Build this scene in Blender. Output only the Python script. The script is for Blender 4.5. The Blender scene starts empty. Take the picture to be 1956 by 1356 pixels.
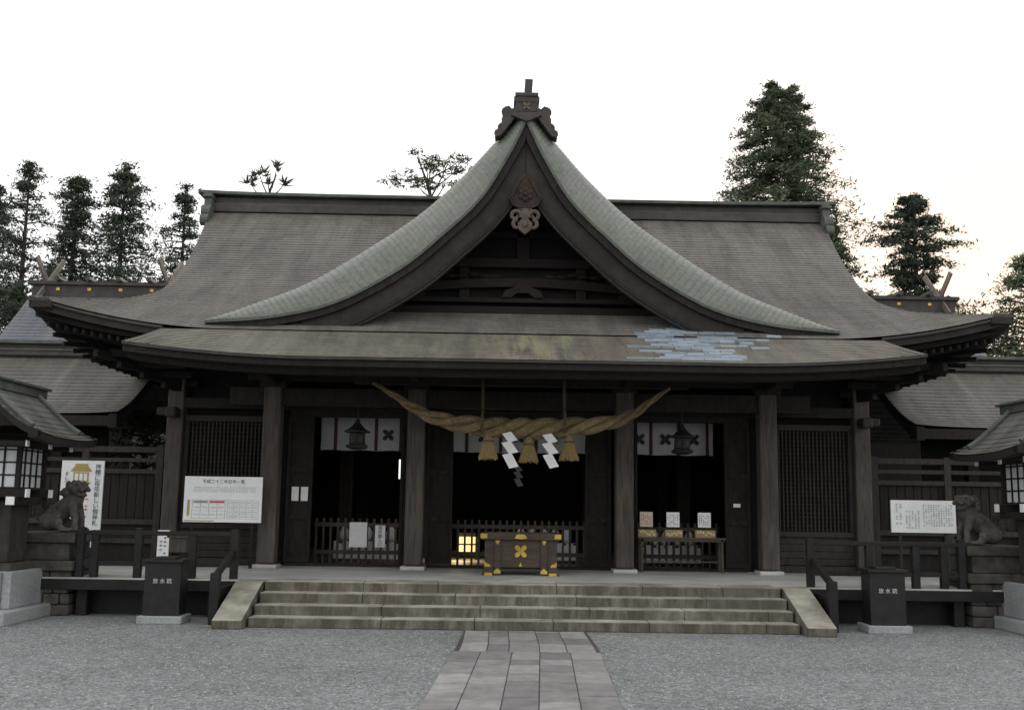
import bpy, math, random
from mathutils import Vector, Matrix
R = math.radians
sc = bpy.context.scene
C = sc.collection
random.seed(11)
PI = math.pi

# ------------------------------------------------------------------ camera
CAM = Vector((-0.41, 0.0, 1.55)); TILT = R(8.35); ROLL = R(0.85); YAW = 0.014; FPX = 1990.0
Fv = Vector((math.sin(YAW)*math.cos(TILT), math.cos(YAW)*math.cos(TILT), math.sin(TILT)))
R0 = Vector((math.cos(YAW), -math.sin(YAW), 0)); U0 = R0.cross(Fv)
Rv = R0*math.cos(ROLL) + U0*math.sin(ROLL); Uv = -R0*math.sin(ROLL) + U0*math.cos(ROLL)
cd = bpy.data.cameras.new('camera'); cam = bpy.data.objects.new('camera', cd); C.objects.link(cam)
m = Matrix((Rv, Uv, -Fv)).transposed().to_4x4(); m.translation = CAM
cam.matrix_world = m
cd.sensor_width = 36; cd.lens = 36*FPX/1956; cd.clip_end = 2000
sc.camera = cam
def at(px, py, Y):
    d = Fv*FPX + Rv*(px-978) + Uv*(678-py)
    return CAM + d*(Y/d.y)

# ------------------------------------------------------------------ mesh helpers
class G:
    def __init__(s): s.v=[]; s.f=[]; s.uv={}
    def box(s,x0,x1,y0,y1,z0,z1):
        b=len(s.v)
        s.v += [Vector(p) for p in ((x0,y0,z0),(x1,y0,z0),(x1,y1,z0),(x0,y1,z0),(x0,y0,z1),(x1,y0,z1),(x1,y1,z1),(x0,y1,z1))]
        s.f += [tuple(b+i for i in q) for q in ((0,3,2,1),(4,5,6,7),(0,1,5,4),(1,2,6,5),(2,3,7,6),(3,0,4,7))]
        return s
    def bar(s,a,b,w,h,up=Vector((0,0,1))):
        a=Vector(a); b=Vector(b); t=(b-a).normalized()
        r=t.cross(up)
        if r.length<1e-4: r=t.cross(Vector((0,1,0)))
        r.normalize(); u=r.cross(t).normalized(); k=len(s.v)
        for p in (a,b):
            for i,j in ((-1,-1),(1,-1),(1,1),(-1,1)): s.v.append(p+r*(i*w/2)+u*(j*h/2))
        s.f += [tuple(k+i for i in q) for q in ((3,2,1,0),(4,5,6,7),(0,1,5,4),(1,2,6,5),(2,3,7,6),(3,0,4,7))]
        return s
    def tube(s,pts,rad,n=8,cap=True,mod=None):
        pts=[Vector(p) for p in pts]; N=len(pts)
        if not hasattr(rad,'__len__'): rad=[rad]*N
        k=len(s.v); prev=None
        for i,p in enumerate(pts):
            t=(pts[min(i+1,N-1)]-pts[max(i-1,0)]).normalized()
            if prev is None:
                a=Vector((0,0,1)) if abs(t.z)<.9 else Vector((1,0,0))
                prev=(a-t*a.dot(t)).normalized()
            else: prev=(prev-t*prev.dot(t)).normalized()
            q=t.cross(prev)
            for j in range(n):
                an=2*PI*j/n; rr=rad[i]*(mod(i,an) if mod else 1); s.v.append(p+(prev*math.cos(an)+q*math.sin(an))*rr)
        for i in range(N-1):
            for j in range(n):
                j2=(j+1)%n; s.f.append((k+i*n+j,k+i*n+j2,k+(i+1)*n+j2,k+(i+1)*n+j))
        if cap:
            s.f.append(tuple(k+j for j in range(n))[::-1]); s.f.append(tuple(k+(N-1)*n+j for j in range(n)))
        return s
    def lathe(s,prof,n,c=(0,0,0),a0=0,sq=None):
        k=len(s.v); c=Vector(c)
        for r,z in prof:
            for j in range(n):
                an=a0+2*PI*j/n; s.v.append(c+Vector((r*math.cos(an),r*math.sin(an),z)))
        for i in range(len(prof)-1):
            for j in range(n):
                j2=(j+1)%n; s.f.append((k+i*n+j,k+i*n+j2,k+(i+1)*n+j2,k+(i+1)*n+j))
        s.f.append(tuple(k+j for j in range(n))[::-1]); s.f.append(tuple(k+(len(prof)-1)*n+j for j in range(n)))
        return s
    def prism(s,poly,y0,y1):
        k=len(s.v); n=len(poly)
        for y in (y0,y1):
            for x,z in poly: s.v.append(Vector((x,y,z)))
        s.f.append(tuple(range(k,k+n))); s.f.append(tuple(range(k+2*n-1,k+n-1,-1)))
        for i in range(n):
            j=(i+1)%n; s.f.append((k+i,k+n+i,k+n+j,k+j))
        return s
    def grid(s,rows,uvs=None):
        k=len(s.v); n=len(rows[0])
        for i,r in enumerate(rows):
            for j,p in enumerate(r):
                if uvs: s.uv[len(s.v)]=uvs[i][j]
                s.v.append(Vector(p))
        for i in range(len(rows)-1):
            for j in range(n-1): s.f.append((k+i*n+j,k+i*n+j+1,k+(i+1)*n+j+1,k+(i+1)*n+j))
        return s
    def sweep(s,pts,inw,w,z0,z1):
        inw=Vector(inw); k=len(s.v)
        for p in pts:
            p=Vector(p)
            s.v += [p+Vector((0,0,z1)),p+Vector((0,0,z0)),p+inw*w+Vector((0,0,z0)),p+inw*w+Vector((0,0,z1))]
        n=len(pts)
        for i in range(n-1):
            for j in range(4):
                j2=(j+1)%4; a=k+4*i
                s.f.append((a+j,a+j2,a+4+j2,a+4+j))
        s.f.append((k,k+1,k+2,k+3)); e=k+4*(n-1); s.f.append((e+3,e+2,e+1,e))
        return s
    def sphere(s,c,r,n=10,m=7):
        c=Vector(c); r=Vector(r) if hasattr(r,'__len__') else Vector((r,r,r))
        k=len(s.v)
        for i in range(m+1):
            th=PI*i/m
            for j in range(n):
                an=2*PI*j/n
                s.v.append(c+Vector((r.x*math.sin(th)*math.cos(an),r.y*math.sin(th)*math.sin(an),-r.z*math.cos(th))))
        for i in range(m):
            for j in range(n):
                j2=(j+1)%n; s.f.append((k+i*n+j,k+i*n+j2,k+(i+1)*n+j2,k+(i+1)*n+j))
        return s
    def xf(s,M,a=0):
        for i in range(a,len(s.v)): s.v[i]=M@s.v[i]
        return s

def rootoff(p):
    o=Vector((0,0,0))
    while p is not None: o=o+p.location; p=p.parent
    return o
def link_mesh(name, me, mat, parent, loc=None):
    o=bpy.data.objects.new(name,me); C.objects.link(o)
    if parent is not None:
        o.parent=parent; me.transform(Matrix.Translation(-rootoff(parent)))
    elif loc is not None:
        me.transform(Matrix.Translation(-Vector(loc))); o.location=loc
    if mat: me.materials.clear(); me.materials.append(mat)
    return o
def obj(name,g,mat,parent=None,smooth=False,bevel=0,loc=None):
    me=bpy.data.meshes.new(name); me.from_pydata([tuple(v) for v in g.v],[],g.f)
    if g.uv:
        ul=me.uv_layers.new(name='UVMap')
        for lp in me.loops: ul.data[lp.index].uv=g.uv.get(lp.vertex_index,(0,0))
    if smooth:
        for p in me.polygons: p.use_smooth=True
    o=link_mesh(name,me,mat,parent,loc)
    if bevel:
        b=o.modifiers.new('bevel','BEVEL'); b.width=bevel; b.segments=2; b.limit_method='ANGLE'
    return o
def bx(name,mat,parent,x0,x1,y0,y1,z0,z1,bevel=0):
    g=G(); g.box(min(x0,x1),max(x0,x1),y0,y1,z0,z1); return obj(name,g,mat,parent,bevel=bevel)
def thing(name,label,cat,loc=(0,0,0),group=None):
    o=bpy.data.objects.new(name,None); C.objects.link(o); o.location=loc; o.empty_display_size=.2
    o['label']=label; o['category']=cat
    if group: o['group']=group
    return o
def tag(o,label,cat,group=None):
    o['label']=label; o['category']=cat
    if group: o['group']=group
    return o
def struct(name,g,mat):
    o=obj(name,g,mat); o['kind']='structure'; return o
def dup(root,loc,label,flip=False):
    r=root.copy(); C.objects.link(r); r.location=loc; r['label']=label
    if flip: r.scale=(-1,1,1)
    for ch in list(root.children):
        c=ch.copy(); C.objects.link(c); c.parent=r
        for gc in list(ch.children):
            d=gc.copy(); C.objects.link(d); d.parent=c
    return r
def text(name,body,size,mat,parent,loc,vertical=False,line=.95,align='CENTER',ext=.0015):
    cu=bpy.data.curves.new('t','FONT'); cu.body='\n'.join(body) if vertical else body
    cu.size=size; cu.align_x=align; cu.align_y='CENTER'; cu.extrude=ext; cu.space_line=line
    o=bpy.data.objects.new('t',cu); C.objects.link(o)
    dg=bpy.context.evaluated_depsgraph_get()
    me=bpy.data.meshes.new_from_object(o.evaluated_get(dg)); bpy.data.objects.remove(o)
    me.transform(Matrix.Translation(Vector(loc))@Matrix.Rotation(R(90),4,'X'))
    return link_mesh(name,me,mat,parent)
def herm(pts):
    pts=sorted(pts); xs=[p[0] for p in pts]; ys=[p[1] for p in pts]; n=len(xs)
    tg=[]
    for i in range(n):
        a=max(i-1,0); b=min(i+1,n-1); tg.append((ys[b]-ys[a])/(xs[b]-xs[a]))
    def f(x):
        if x<=xs[0]: return ys[0]+tg[0]*(x-xs[0])
        if x>=xs[-1]: return ys[-1]+tg[-1]*(x-xs[-1])
        i=0
        while x>xs[i+1]: i+=1
        h=xs[i+1]-xs[i]; t=(x-xs[i])/h
        return (2*t**3-3*t*t+1)*ys[i]+(t**3-2*t*t+t)*h*tg[i]+(-2*t**3+3*t*t)*ys[i+1]+(t**3-t*t)*h*tg[i+1]
    return f
def cl(x,a=0,b=1): return max(a,min(b,x))
def lin(a,b,n): return [a+(b-a)*i/n for i in range(n+1)]

# ------------------------------------------------------------------ materials
def newmat(name):
    m=bpy.data.materials.new(name); m.use_nodes=True
    nt=m.node_tree; b=nt.nodes['Principled BSDF']; return m,nt,b
def N(nt,t,**k):
    n=nt.nodes.new(t)
    for a,v in k.items(): setattr(n,a,v)
    return n
def mixc(nt,fac,a,b,mode='MIX'):
    n=N(nt,'ShaderNodeMix',data_type='RGBA',blend_type=mode)
    for s,v in ((0,fac),(6,a),(7,b)):
        if hasattr(v,'links'): nt.links.new(v,n.inputs[s])
        elif s==0: n.inputs[0].default_value=v
        else: n.inputs[s].default_value=(*v,1) if len(v)==3 else v
    return n.outputs[2]
def ramp(nt,sock,a,b,ca=(0,0,0,1),cb=(1,1,1,1)):
    r=N(nt,'ShaderNodeValToRGB'); r.color_ramp.elements[0].position=a; r.color_ramp.elements[1].position=b
    r.color_ramp.elements[0].color=ca; r.color_ramp.elements[1].color=cb
    nt.links.new(sock,r.inputs[0]); return r.outputs[0]
def noise_(nt,vec,scale,detail=6,rough=.6):
    n=N(nt,'ShaderNodeTexNoise'); n.inputs['Scale'].default_value=scale; n.inputs['Detail'].default_value=detail
    n.inputs['Roughness'].default_value=rough
    nt.links.new(vec,n.inputs['Vector']); return n.outputs['Fac']
def mapping(nt,vec,sc_):
    mp=N(nt,'ShaderNodeMapping'); mp.inputs['Scale'].default_value=sc_; nt.links.new(vec,mp.inputs[0]); return mp.outputs[0]
def mth(nt,op,a,b=None):
    n=N(nt,'ShaderNodeMath',operation=op)
    for i,v in enumerate((a,b)):
        if v is None: continue
        if hasattr(v,'links'): nt.links.new(v,n.inputs[i])
        else: n.inputs[i].default_value=v
    return n.outputs[0]
def bump_(nt,b,sock,st,dist=.02):
    bp=N(nt,'ShaderNodeBump'); bp.inputs['Strength'].default_value=st; bp.inputs['Distance'].default_value=dist
    nt.links.new(sock,bp.inputs['Height']); nt.links.new(bp.outputs[0],b.inputs['Normal'])
def mk(name,c1,c2,scale=6,rough=.75,bump=.3,bscale=None,stretch=(1,1,1),metal=0,var=.35,vscale=.7,spec=.3,riser=None):
    m,nt,b=newmat(name)
    tc=N(nt,'ShaderNodeTexCoord').outputs['Object']; v=mapping(nt,tc,stretch)
    f=ramp(nt,noise_(nt,v,scale,8),.35,.65); col=mixc(nt,f,c1,c2)
    big=ramp(nt,noise_(nt,tc,vscale,3),.3,.7,(1-var,)*3+(1,),(1+var*.4,)*3+(1,))
    col=mixc(nt,1.0,col,big,'MULTIPLY')
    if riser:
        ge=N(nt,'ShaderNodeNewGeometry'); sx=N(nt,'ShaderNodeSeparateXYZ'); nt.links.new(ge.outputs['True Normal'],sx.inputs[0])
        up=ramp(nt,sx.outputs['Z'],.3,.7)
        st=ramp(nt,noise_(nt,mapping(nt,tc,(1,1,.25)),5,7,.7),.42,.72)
        riser_col=mixc(nt,st,riser,mixc(nt,.35,col,riser))
        col=mixc(nt,up,riser_col,col)  # upright faces take the darker streaked riser colour, treads keep the stone colour
    nt.links.new(col,b.inputs['Base Color']); b.inputs['Roughness'].default_value=rough; b.inputs['Metallic'].default_value=metal
    b.inputs['Specular IOR Level'].default_value=spec
    if bump: bump_(nt,b,noise_(nt,v,bscale or scale*4,6),bump)
    return m
def roofmat(name,c1,c2,green,gamt,course=.15,width=.5,rough=.6,light=(.195,.185,.162),mortar=.35,msize=.004,moss=None):
    m,nt,b=newmat(name)
    uv=N(nt,'ShaderNodeTexCoord').outputs['UV']; oc=N(nt,'ShaderNodeTexCoord').outputs['Object']
    br=N(nt,'ShaderNodeTexBrick'); nt.links.new(uv,br.inputs['Vector'])
    br.inputs['Color1'].default_value=(*c1,1); br.inputs['Color2'].default_value=(*c2,1); br.inputs['Mortar'].default_value=(*[x*mortar for x in c1],1)
    br.inputs['Scale'].default_value=1; br.inputs['Mortar Size'].default_value=msize; br.inputs['Brick Width'].default_value=width; br.inputs['Row Height'].default_value=course
    br.offset=.5
    st=ramp(nt,noise_(nt,mapping(nt,uv,(1.6,.22,1)),1.0,6,.65),.42,.68)
    col=mixc(nt,st,br.outputs['Color'],mixc(nt,.5,br.outputs['Color'],light))
    pt=ramp(nt,noise_(nt,mapping(nt,uv,(.35,.6,1)),1.0,7,.7),.5,.72)
    col=mixc(nt,mth(nt,'MULTIPLY',pt,gamt),col,green)
    fine=ramp(nt,noise_(nt,oc,14,5),.3,.75,(.75,.75,.75,1),(1.15,1.15,1.15,1))
    col=mixc(nt,1.0,col,fine,'MULTIPLY')
    dk=ramp(nt,noise_(nt,mapping(nt,uv,(2.5,.3,1)),1.3,5,.6),.28,.55,(.66,.65,.64,1),(1.04,1.04,1.04,1))
    col=mixc(nt,1.0,col,dk,'MULTIPLY')
    if moss:
        sx=N(nt,'ShaderNodeSeparateXYZ'); nt.links.new(oc,sx.inputs[0])
        d=mth(nt,'ABSOLUTE',mth(nt,'SUBTRACT',sx.outputs['X'],.15))
        band=ramp(nt,d,.3,1.0,(1,1,1,1),(.25,.25,.25,1))
        sn=ramp(nt,noise_(nt,mapping(nt,uv,(3.2,.45,1)),1.2,7,.7),.42,.58)
        col=mixc(nt,mth(nt,'MULTIPLY',mth(nt,'MULTIPLY',sn,band),.85),col,moss)
        rs=ramp(nt,noise_(nt,mapping(nt,uv,(2.0,.25,1)),1.7,6,.7),.53,.7)
        col=mixc(nt,mth(nt,'MULTIPLY',rs,.45),col,(.12,.085,.06))
    nt.links.new(col,b.inputs['Base Color']); b.inputs['Roughness'].default_value=rough; b.inputs['Specular IOR Level'].default_value=.35
    bump_(nt,b,noise_(nt,oc,9,4),.15)
    return m
def flat(name,c,rough=.7,metal=0,em=0):
    m,nt,b=newmat(name)
    tc=N(nt,'ShaderNodeTexCoord').outputs['Object']
    f=noise_(nt,tc,9,4); col=mixc(nt,f,[x*.82 for x in c],[min(1,x*1.1) for x in c])
    nt.links.new(col,b.inputs['Base Color']); b.inputs['Roughness'].default_value=rough; b.inputs['Metallic'].default_value=metal
    if em:
        nt.links.new(col,b.inputs['Emission Color']); b.inputs['Emission Strength'].default_value=em
    return m
M={}
M['roof']=roofmat('copper_roof',(.134,.124,.111),(.104,.096,.085),(.165,.172,.145),.35)
M['porch']=roofmat('porch_copper_roof',(.118,.106,.090),(.086,.077,.065),(.19,.185,.145),.45,moss=(.225,.213,.14))
M['verge']=roofmat('verdigris_copper_roof',(.150,.160,.138),(.163,.172,.148),(.122,.152,.128),.6,.105,.42,.5,(.215,.222,.19),.55,.005)
M['side_roof']=roofmat('grey_copper_roof',(.10,.094,.085),(.083,.079,.071),(.14,.15,.13),.35)
M['blue_roof']=roofmat('slate_copper_roof',(.085,.095,.115),(.10,.108,.13),(.13,.15,.15),.3)
M['lamp_roof']=roofmat('lantern_copper_roof',(.092,.092,.081),(.068,.069,.058),(.14,.16,.13),.4)
M['copper']=mk('copper_edge',(.06,.066,.058),(.105,.115,.10),5,.55,.15)
M['eaveedge']=mk('dark_copper_edge',(.030,.027,.024),(.054,.050,.043),5,.55,.15)
M['ridge']=mk('ridge_copper',(.036,.031,.029),(.062,.055,.051),4,.5,.15)
M['wood']=mk('weathered_pillar_wood',(.055,.046,.040),(.105,.09,.08),5,.8,.35,30,(6,6,.5))
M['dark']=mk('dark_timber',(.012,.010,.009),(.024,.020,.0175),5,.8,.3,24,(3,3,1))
M['lattice']=mk('lattice_timber',(.028,.024,.021),(.050,.043,.038),5,.8,.3,24,(4,4,1))
M['fence']=mk('fence_timber',(.045,.038,.033),(.075,.065,.057),5,.8,.3,24,(4,4,1))
M['tablewood']=mk('tan_table_wood',(.06,.047,.034),(.095,.075,.055),5,.6,.2,24,(1,4,4))
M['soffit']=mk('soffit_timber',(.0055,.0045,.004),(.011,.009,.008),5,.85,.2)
M['barge']=mk('bargeboard_timber',(.015,.0125,.0115),(.030,.025,.0225),4,.7,.3,18,(1,1,1))
M['gablewood']=mk('gable_timber',(.011,.008,.007),(.007,.0055,.005),5,.75,.3,18,(.6,1,4))
M['gablebeam']=mk('gable_beam_timber',(.010,.0075,.0066),(.0155,.0115,.010),5,.75,.3,18,(.6,1,4))
M['black']=mk('black_stained_wood',(.008,.007,.007),(.016,.015,.015),6,.6,.2)
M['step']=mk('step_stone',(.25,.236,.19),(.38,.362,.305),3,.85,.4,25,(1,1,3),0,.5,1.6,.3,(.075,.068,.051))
M['floor']=mk('porch_stone',(.42,.42,.395),(.50,.50,.475),3,.6,.15,18,(1,1,1),0,.3,.8)
M['granite']=mk('pale_granite',(.24,.25,.255),(.33,.34,.345),30,.8,.2,60,(1,1,1),0,.3)
M['darkstone']=mk('dark_weathered_stone',(.040,.038,.034),(.09,.086,.077),5,.9,.5,20)
M['lion']=mk('lion_stone',(.045,.042,.038),(.11,.104,.093),9,.8,.4,40)
M['paper']=flat('white_paper',(.80,.80,.81),.8)
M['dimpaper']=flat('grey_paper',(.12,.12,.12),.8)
M['board']=flat('white_board',(.82,.83,.84),.5)
M['ink']=flat('black_ink',(.02,.02,.022),.7)
M['grey_ink']=flat('grey_print',(.22,.23,.25),.7)
M['pale_ink']=flat('pale_print',(.40,.41,.43),.7)
M['red']=flat('red_print',(.5,.05,.05),.7)
M['maroon']=flat('maroon_cloth',(.08,.03,.028),.9)
M['yellow']=flat('yellow_card',(.40,.31,.10),.6)
M['yellowdim']=flat('yellow_box_card',(.29,.23,.09),.6)
M['cream']=flat('cream_card',(.60,.52,.42),.7)
M['gold']=mk('gold_fitting',(.36,.25,.05),(.58,.42,.10),6,.4,.1,20,(1,1,1),.6,.35)
M['oldgold']=mk('dull_gold',(.08,.065,.04),(.14,.11,.055),8,.5,.1,20,(1,1,1),.3,.2)
M['chest']=mk('brown_chest_wood',(.040,.028,.020),(.068,.048,.034),5,.5,.2,24,(.6,3,4))
M['bronze']=mk('dark_bronze',(.015,.015,.015),(.035,.035,.033),8,.5,.2)
M['rope']=mk('straw_rope',(.17,.128,.066),(.30,.228,.125),26,.9,.8,70,(1,1,1),0,.4,3)
M['cord']=mk('brown_cord',(.09,.063,.04),(.14,.105,.068),30,.9,.5,80)
M['straw']=mk('straw_tassel',(.22,.16,.068),(.34,.25,.115),14,.9,.7,40,(5,5,.4),0,.3)
M['cloth']=flat('white_cloth',(.50,.50,.51),.9)
M['glint']=flat('pale_wrapping',(.75,.75,.74),.5)
m,nt,b=newmat('new_metal_sheet'); ge=N(nt,'ShaderNodeNewGeometry'); tc=N(nt,'ShaderNodeTexCoord').outputs['Object']
col=mixc(nt,ge.outputs['Random Per Island'],(.155,.20,.245),(.29,.345,.40))
col=mixc(nt,1.0,col,ramp(nt,noise_(nt,mapping(nt,tc,(1,4,1)),6,5),.3,.7,(.72,.72,.72,1),(1.08,1.08,1.08,1)),'MULTIPLY')
nt.links.new(col,b.inputs['Base Color']); b.inputs['Roughness'].default_value=.55; M['patch']=m
M['carve']=mk('carved_wood',(.07,.054,.046),(.13,.105,.092),6,.8,.3,24)
M['carvered']=mk('reddish_carved_wood',(.022,.0145,.012),(.042,.027,.0215),6,.75,.3,24)
M['carvedark']=mk('dark_carved_wood',(.012,.0085,.0075),(.020,.014,.0115),6,.75,.3,24)
M['finial']=mk('weathered_finial_wood',(.14,.115,.10),(.22,.19,.165),6,.8,.3,24)
M['bark']=mk('bark',(.04,.032,.026),(.075,.06,.05),8,.9,.5,20,(3,3,.6))
M['glow']=flat('lit_paper',(1.0,.66,.27),.6,0,1.15)
M['shoji']=flat('frosted_pane',(.58,.60,.61),.5)
M['plaster']=flat('white_beam_end',(.75,.76,.76),.7)
M['steel']=mk('dark_steel',(.010,.0095,.0095),(.02,.018,.018),6,.45,.1)
def leafmat(name,c1,c2):
    m,nt,b=newmat(name)
    tc=N(nt,'ShaderNodeTexCoord').outputs['Object']; ge=N(nt,'ShaderNodeNewGeometry')
    f=ramp(nt,noise_(nt,tc,.9,4),.35,.65)
    col=mixc(nt,f,c1,c2); col=mixc(nt,ge.outputs['Random Per Island'],[x*.5 for x in c2],col)
    nt.links.new(col,b.inputs['Base Color']); b.inputs['Roughness'].default_value=.7; b.inputs['Specular IOR Level'].default_value=.2
    return m
M['leaf']=leafmat('cedar_needles',(.066,.09,.052),(.11,.138,.076))
M['leafdark']=leafmat('dark_needles',(.040,.054,.037),(.074,.095,.062))
M['leafgreen']=leafmat('fresh_leaves',(.08,.12,.04),(.12,.17,.055))
# gravel
m,nt,b=newmat('grey_gravel'); tc=N(nt,'ShaderNodeTexCoord').outputs['Object']
vo=N(nt,'ShaderNodeTexVoronoi'); vo.inputs['Scale'].default_value=52; nt.links.new(tc,vo.inputs['Vector'])
vo2=N(nt,'ShaderNodeTexVoronoi'); vo2.inputs['Scale'].default_value=23; nt.links.new(tc,vo2.inputs['Vector'])
hs=N(nt,'ShaderNodeSeparateColor'); nt.links.new(vo.outputs['Color'],hs.inputs[0])
hs2=N(nt,'ShaderNodeSeparateColor'); nt.links.new(vo2.outputs['Color'],hs2.inputs[0])
col=mixc(nt,hs.outputs[0],(.095,.101,.103),(.335,.347,.350))
col=mixc(nt,.35,col,mixc(nt,hs2.outputs[1],(.085,.09,.092),(.35,.36,.362)))
col=mixc(nt,1.0,col,ramp(nt,noise_(nt,tc,.45,6,.65),.3,.7,(.74,.75,.75,1),(1.12,1.12,1.12,1)),'MULTIPLY')
nt.links.new(col,b.inputs['Base Color']); b.inputs['Roughness'].default_value=.85; b.inputs['Specular IOR Level'].default_value=.2
bump_(nt,b,vo.outputs['Distance'],.9,.02); M['gravel']=m
m,nt,b=newmat('loose_pebbles'); ge=N(nt,'ShaderNodeNewGeometry')
col=ramp(nt,ge.outputs['Random Per Island'],0,1,(.09,.095,.10,1),(.42,.43,.435,1))
nt.links.new(col,b.inputs['Base Color']); b.inputs['Roughness'].default_value=.85; M['pebble']=m
# paving: random tone per slab
m,nt,b=newmat('grey_paving'); ge=N(nt,'ShaderNodeNewGeometry'); tc=N(nt,'ShaderNodeTexCoord').outputs['Object']
col=mixc(nt,ge.outputs['Random Per Island'],(.150,.145,.146),(.285,.278,.272))
col=mixc(nt,1.0,col,ramp(nt,noise_(nt,tc,5,8,.7),.3,.7,(.62,.62,.62,1),(1.16,1.16,1.16,1)),'MULTIPLY')
nt.links.new(col,b.inputs['Base Color']); b.inputs['Roughness'].default_value=.8; bump_(nt,b,noise_(nt,tc,40,6),.4); M['paving']=m
M['bed']=mk('dark_joint_grit',(.05,.05,.05),(.09,.09,.088),30)

# ------------------------------------------------------------------ world and sun
w=bpy.data.worlds.new('World'); sc.world=w; w.use_nodes=True; nt=w.node_tree
bg=nt.nodes['Background']
SUNAZ=R(27); SUNEL=R(11)
sky=N(nt,'ShaderNodeTexSky'); sky.sky_type='NISHITA'; sky.sun_disc=False; sky.sun_elevation=SUNEL; sky.sun_rotation=SUNAZ
tcw=N(nt,'ShaderNodeTexCoord').outputs['Generated']
sd=Vector((math.sin(SUNAZ)*math.cos(SUNEL),math.cos(SUNAZ)*math.cos(SUNEL),math.sin(SUNEL)))
dt=N(nt,'ShaderNodeVectorMath',operation='DOT_PRODUCT'); nt.links.new(tcw,dt.inputs[0]); dt.inputs[1].default_value=sd
warm=ramp(nt,dt.outputs['Value'],.94,1.0)
cloud=mixc(nt,warm,(1.0,.997,.99),(.95,.77,.62))
sk=mixc(nt,1.0,sky.outputs[0],(.08,.08,.08),'MULTIPLY')
fin=mixc(nt,.96,sk,cloud)
nt.links.new(fin,bg.inputs[0]); bg.inputs[1].default_value=1.48
sl=bpy.data.lights.new('sun','SUN'); sl.energy=.6; sl.angle=R(14); sl.color=(1,.9,.78)
so=bpy.data.objects.new('sun',sl); C.objects.link(so); so.rotation_euler=(-sd).to_track_quat('-Z','Y').to_euler()
sc.view_settings.view_transform='Standard'; sc.view_settings.look='None'; sc.view_settings.exposure=0

# ------------------------------------------------------------------ ground and path
g=G(); g.grid([[(-220,-60,0),(220,-60,0)],[(-220,380,0),(220,380,0)]]); struct('ground',g,M['gravel'])
def pathx(y): return -.02 if y>12 else -.02-.045*(12-y)
g=G(); g.grid([[(pathx(2)-.8,2,.004),(pathx(2)+.8,2,.004)],[(-.82,12,.004),(.78,12,.004)],[(-.78,13.6,.004),(.78,13.6,.004)]]); struct('path_bed',g,M['bed'])
g=G()
def slab(x0,x1,y0,y1):
    h=.013+random.random()*.004; q=.0045; k=len(g.v)
    a,b_=pathx(y0),pathx(y1); y0+=.011; y1-=.011; x0+=q; x1-=q
    for z in (0,h): g.v+=[Vector((a+x0,y0,z)),Vector((a+x1,y0,z)),Vector((b_+x1,y1,z)),Vector((b_+x0,y1,z))]
    g.f+=[tuple(k+i for i in f) for f in ((4,5,6,7),(0,1,5,4),(1,2,6,5),(2,3,7,6),(3,0,4,7))]
cols=[-.80,-.50,-.16,.14,.47,.80]
for i in range(5):
    y=2.0+random.random()*.5
    while y<11.6:
        L=random.uniform(.36,.8); y1=min(y+L,11.62)
        if 11.62-y1<.2: y1=11.62
        slab(cols[i],cols[i+1],y,y1); y=y1
cols=[-.74,-.44,-.2,.14,.44,.76]
for i in range(5):
    y=11.63
    while y<13.5:
        y1=min(y+random.uniform(.35,.75),13.56); slab(cols[i],cols[i+1],y,y1); y=y1
o=struct('stone_path',g,M['paving']); bv=o.modifiers.new('b','BEVEL'); bv.width=.004; bv.segments=1
rp_=random.Random(3); V=[];Fc=[]
for i in range(17000):
    y=7.6+6.3*rp_.random(); x=rp_.uniform(-.56*y,.56*y)
    if abs(x-pathx(y)-.0)<.82 and rp_.random()<.985: continue
    if y>13.4 and abs(x)<4.0: continue
    s=rp_.uniform(.006,.015); a=rp_.random()*6.28; k=len(V); ca,sa=math.cos(a)*s,math.sin(a)*s; f=rp_.uniform(.6,1); h=s*rp_.uniform(.45,.8)
    V+=[(x+ca,y+sa,.001),(x-sa*f,y+ca*f,.002),(x-ca,y-sa,.001),(x+sa*f,y-ca*f,.002),(x+ca*.3,y+sa*.2,h)]
    Fc+=[(k,k+1,k+4),(k+1,k+2,k+4),(k+2,k+3,k+4),(k+3,k,k+4)]
me=bpy.data.meshes.new('loose_gravel'); me.from_pydata(V,[],Fc); o=link_mesh('loose_gravel',me,M['pebble'],None); o['kind']='stuff'
tag(o,'loose grey pebbles scattered over the gravel court on both sides of the path','gravel')

# ------------------------------------------------------------------ steps and floor
FZ=.52
st=thing('stone_steps','wide flight of four weathered stone steps with sloping side stones, up to the hall porch','steps',(0,13.65,0))
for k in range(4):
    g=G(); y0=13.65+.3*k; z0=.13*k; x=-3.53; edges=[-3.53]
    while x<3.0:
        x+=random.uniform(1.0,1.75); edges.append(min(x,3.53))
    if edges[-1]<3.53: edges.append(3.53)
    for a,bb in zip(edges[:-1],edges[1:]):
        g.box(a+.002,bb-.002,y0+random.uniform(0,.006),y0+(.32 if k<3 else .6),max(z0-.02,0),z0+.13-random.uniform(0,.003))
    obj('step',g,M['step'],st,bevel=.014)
for s in (-1,1):
    g=G(); x0,x1=(3.555,3.93) if s>0 else (-3.93,-3.555)
    prof=[(13.42,0),(13.42,.11),(14.55,.512),(14.998,.512),(14.998,0)]
    k=len(g.v)
    for x in (x0,x1):
        for y,z in prof: g.v.append(Vector((x,y,z)))
    n=5; g.f+= [tuple(range(n))[::-1],tuple(range(n,2*n))]+[(i,(i+1)%n,n+(i+1)%n,n+i) for i in range(n)]
    obj('side_stone',g,M['step'],st,bevel=.012)

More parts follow.
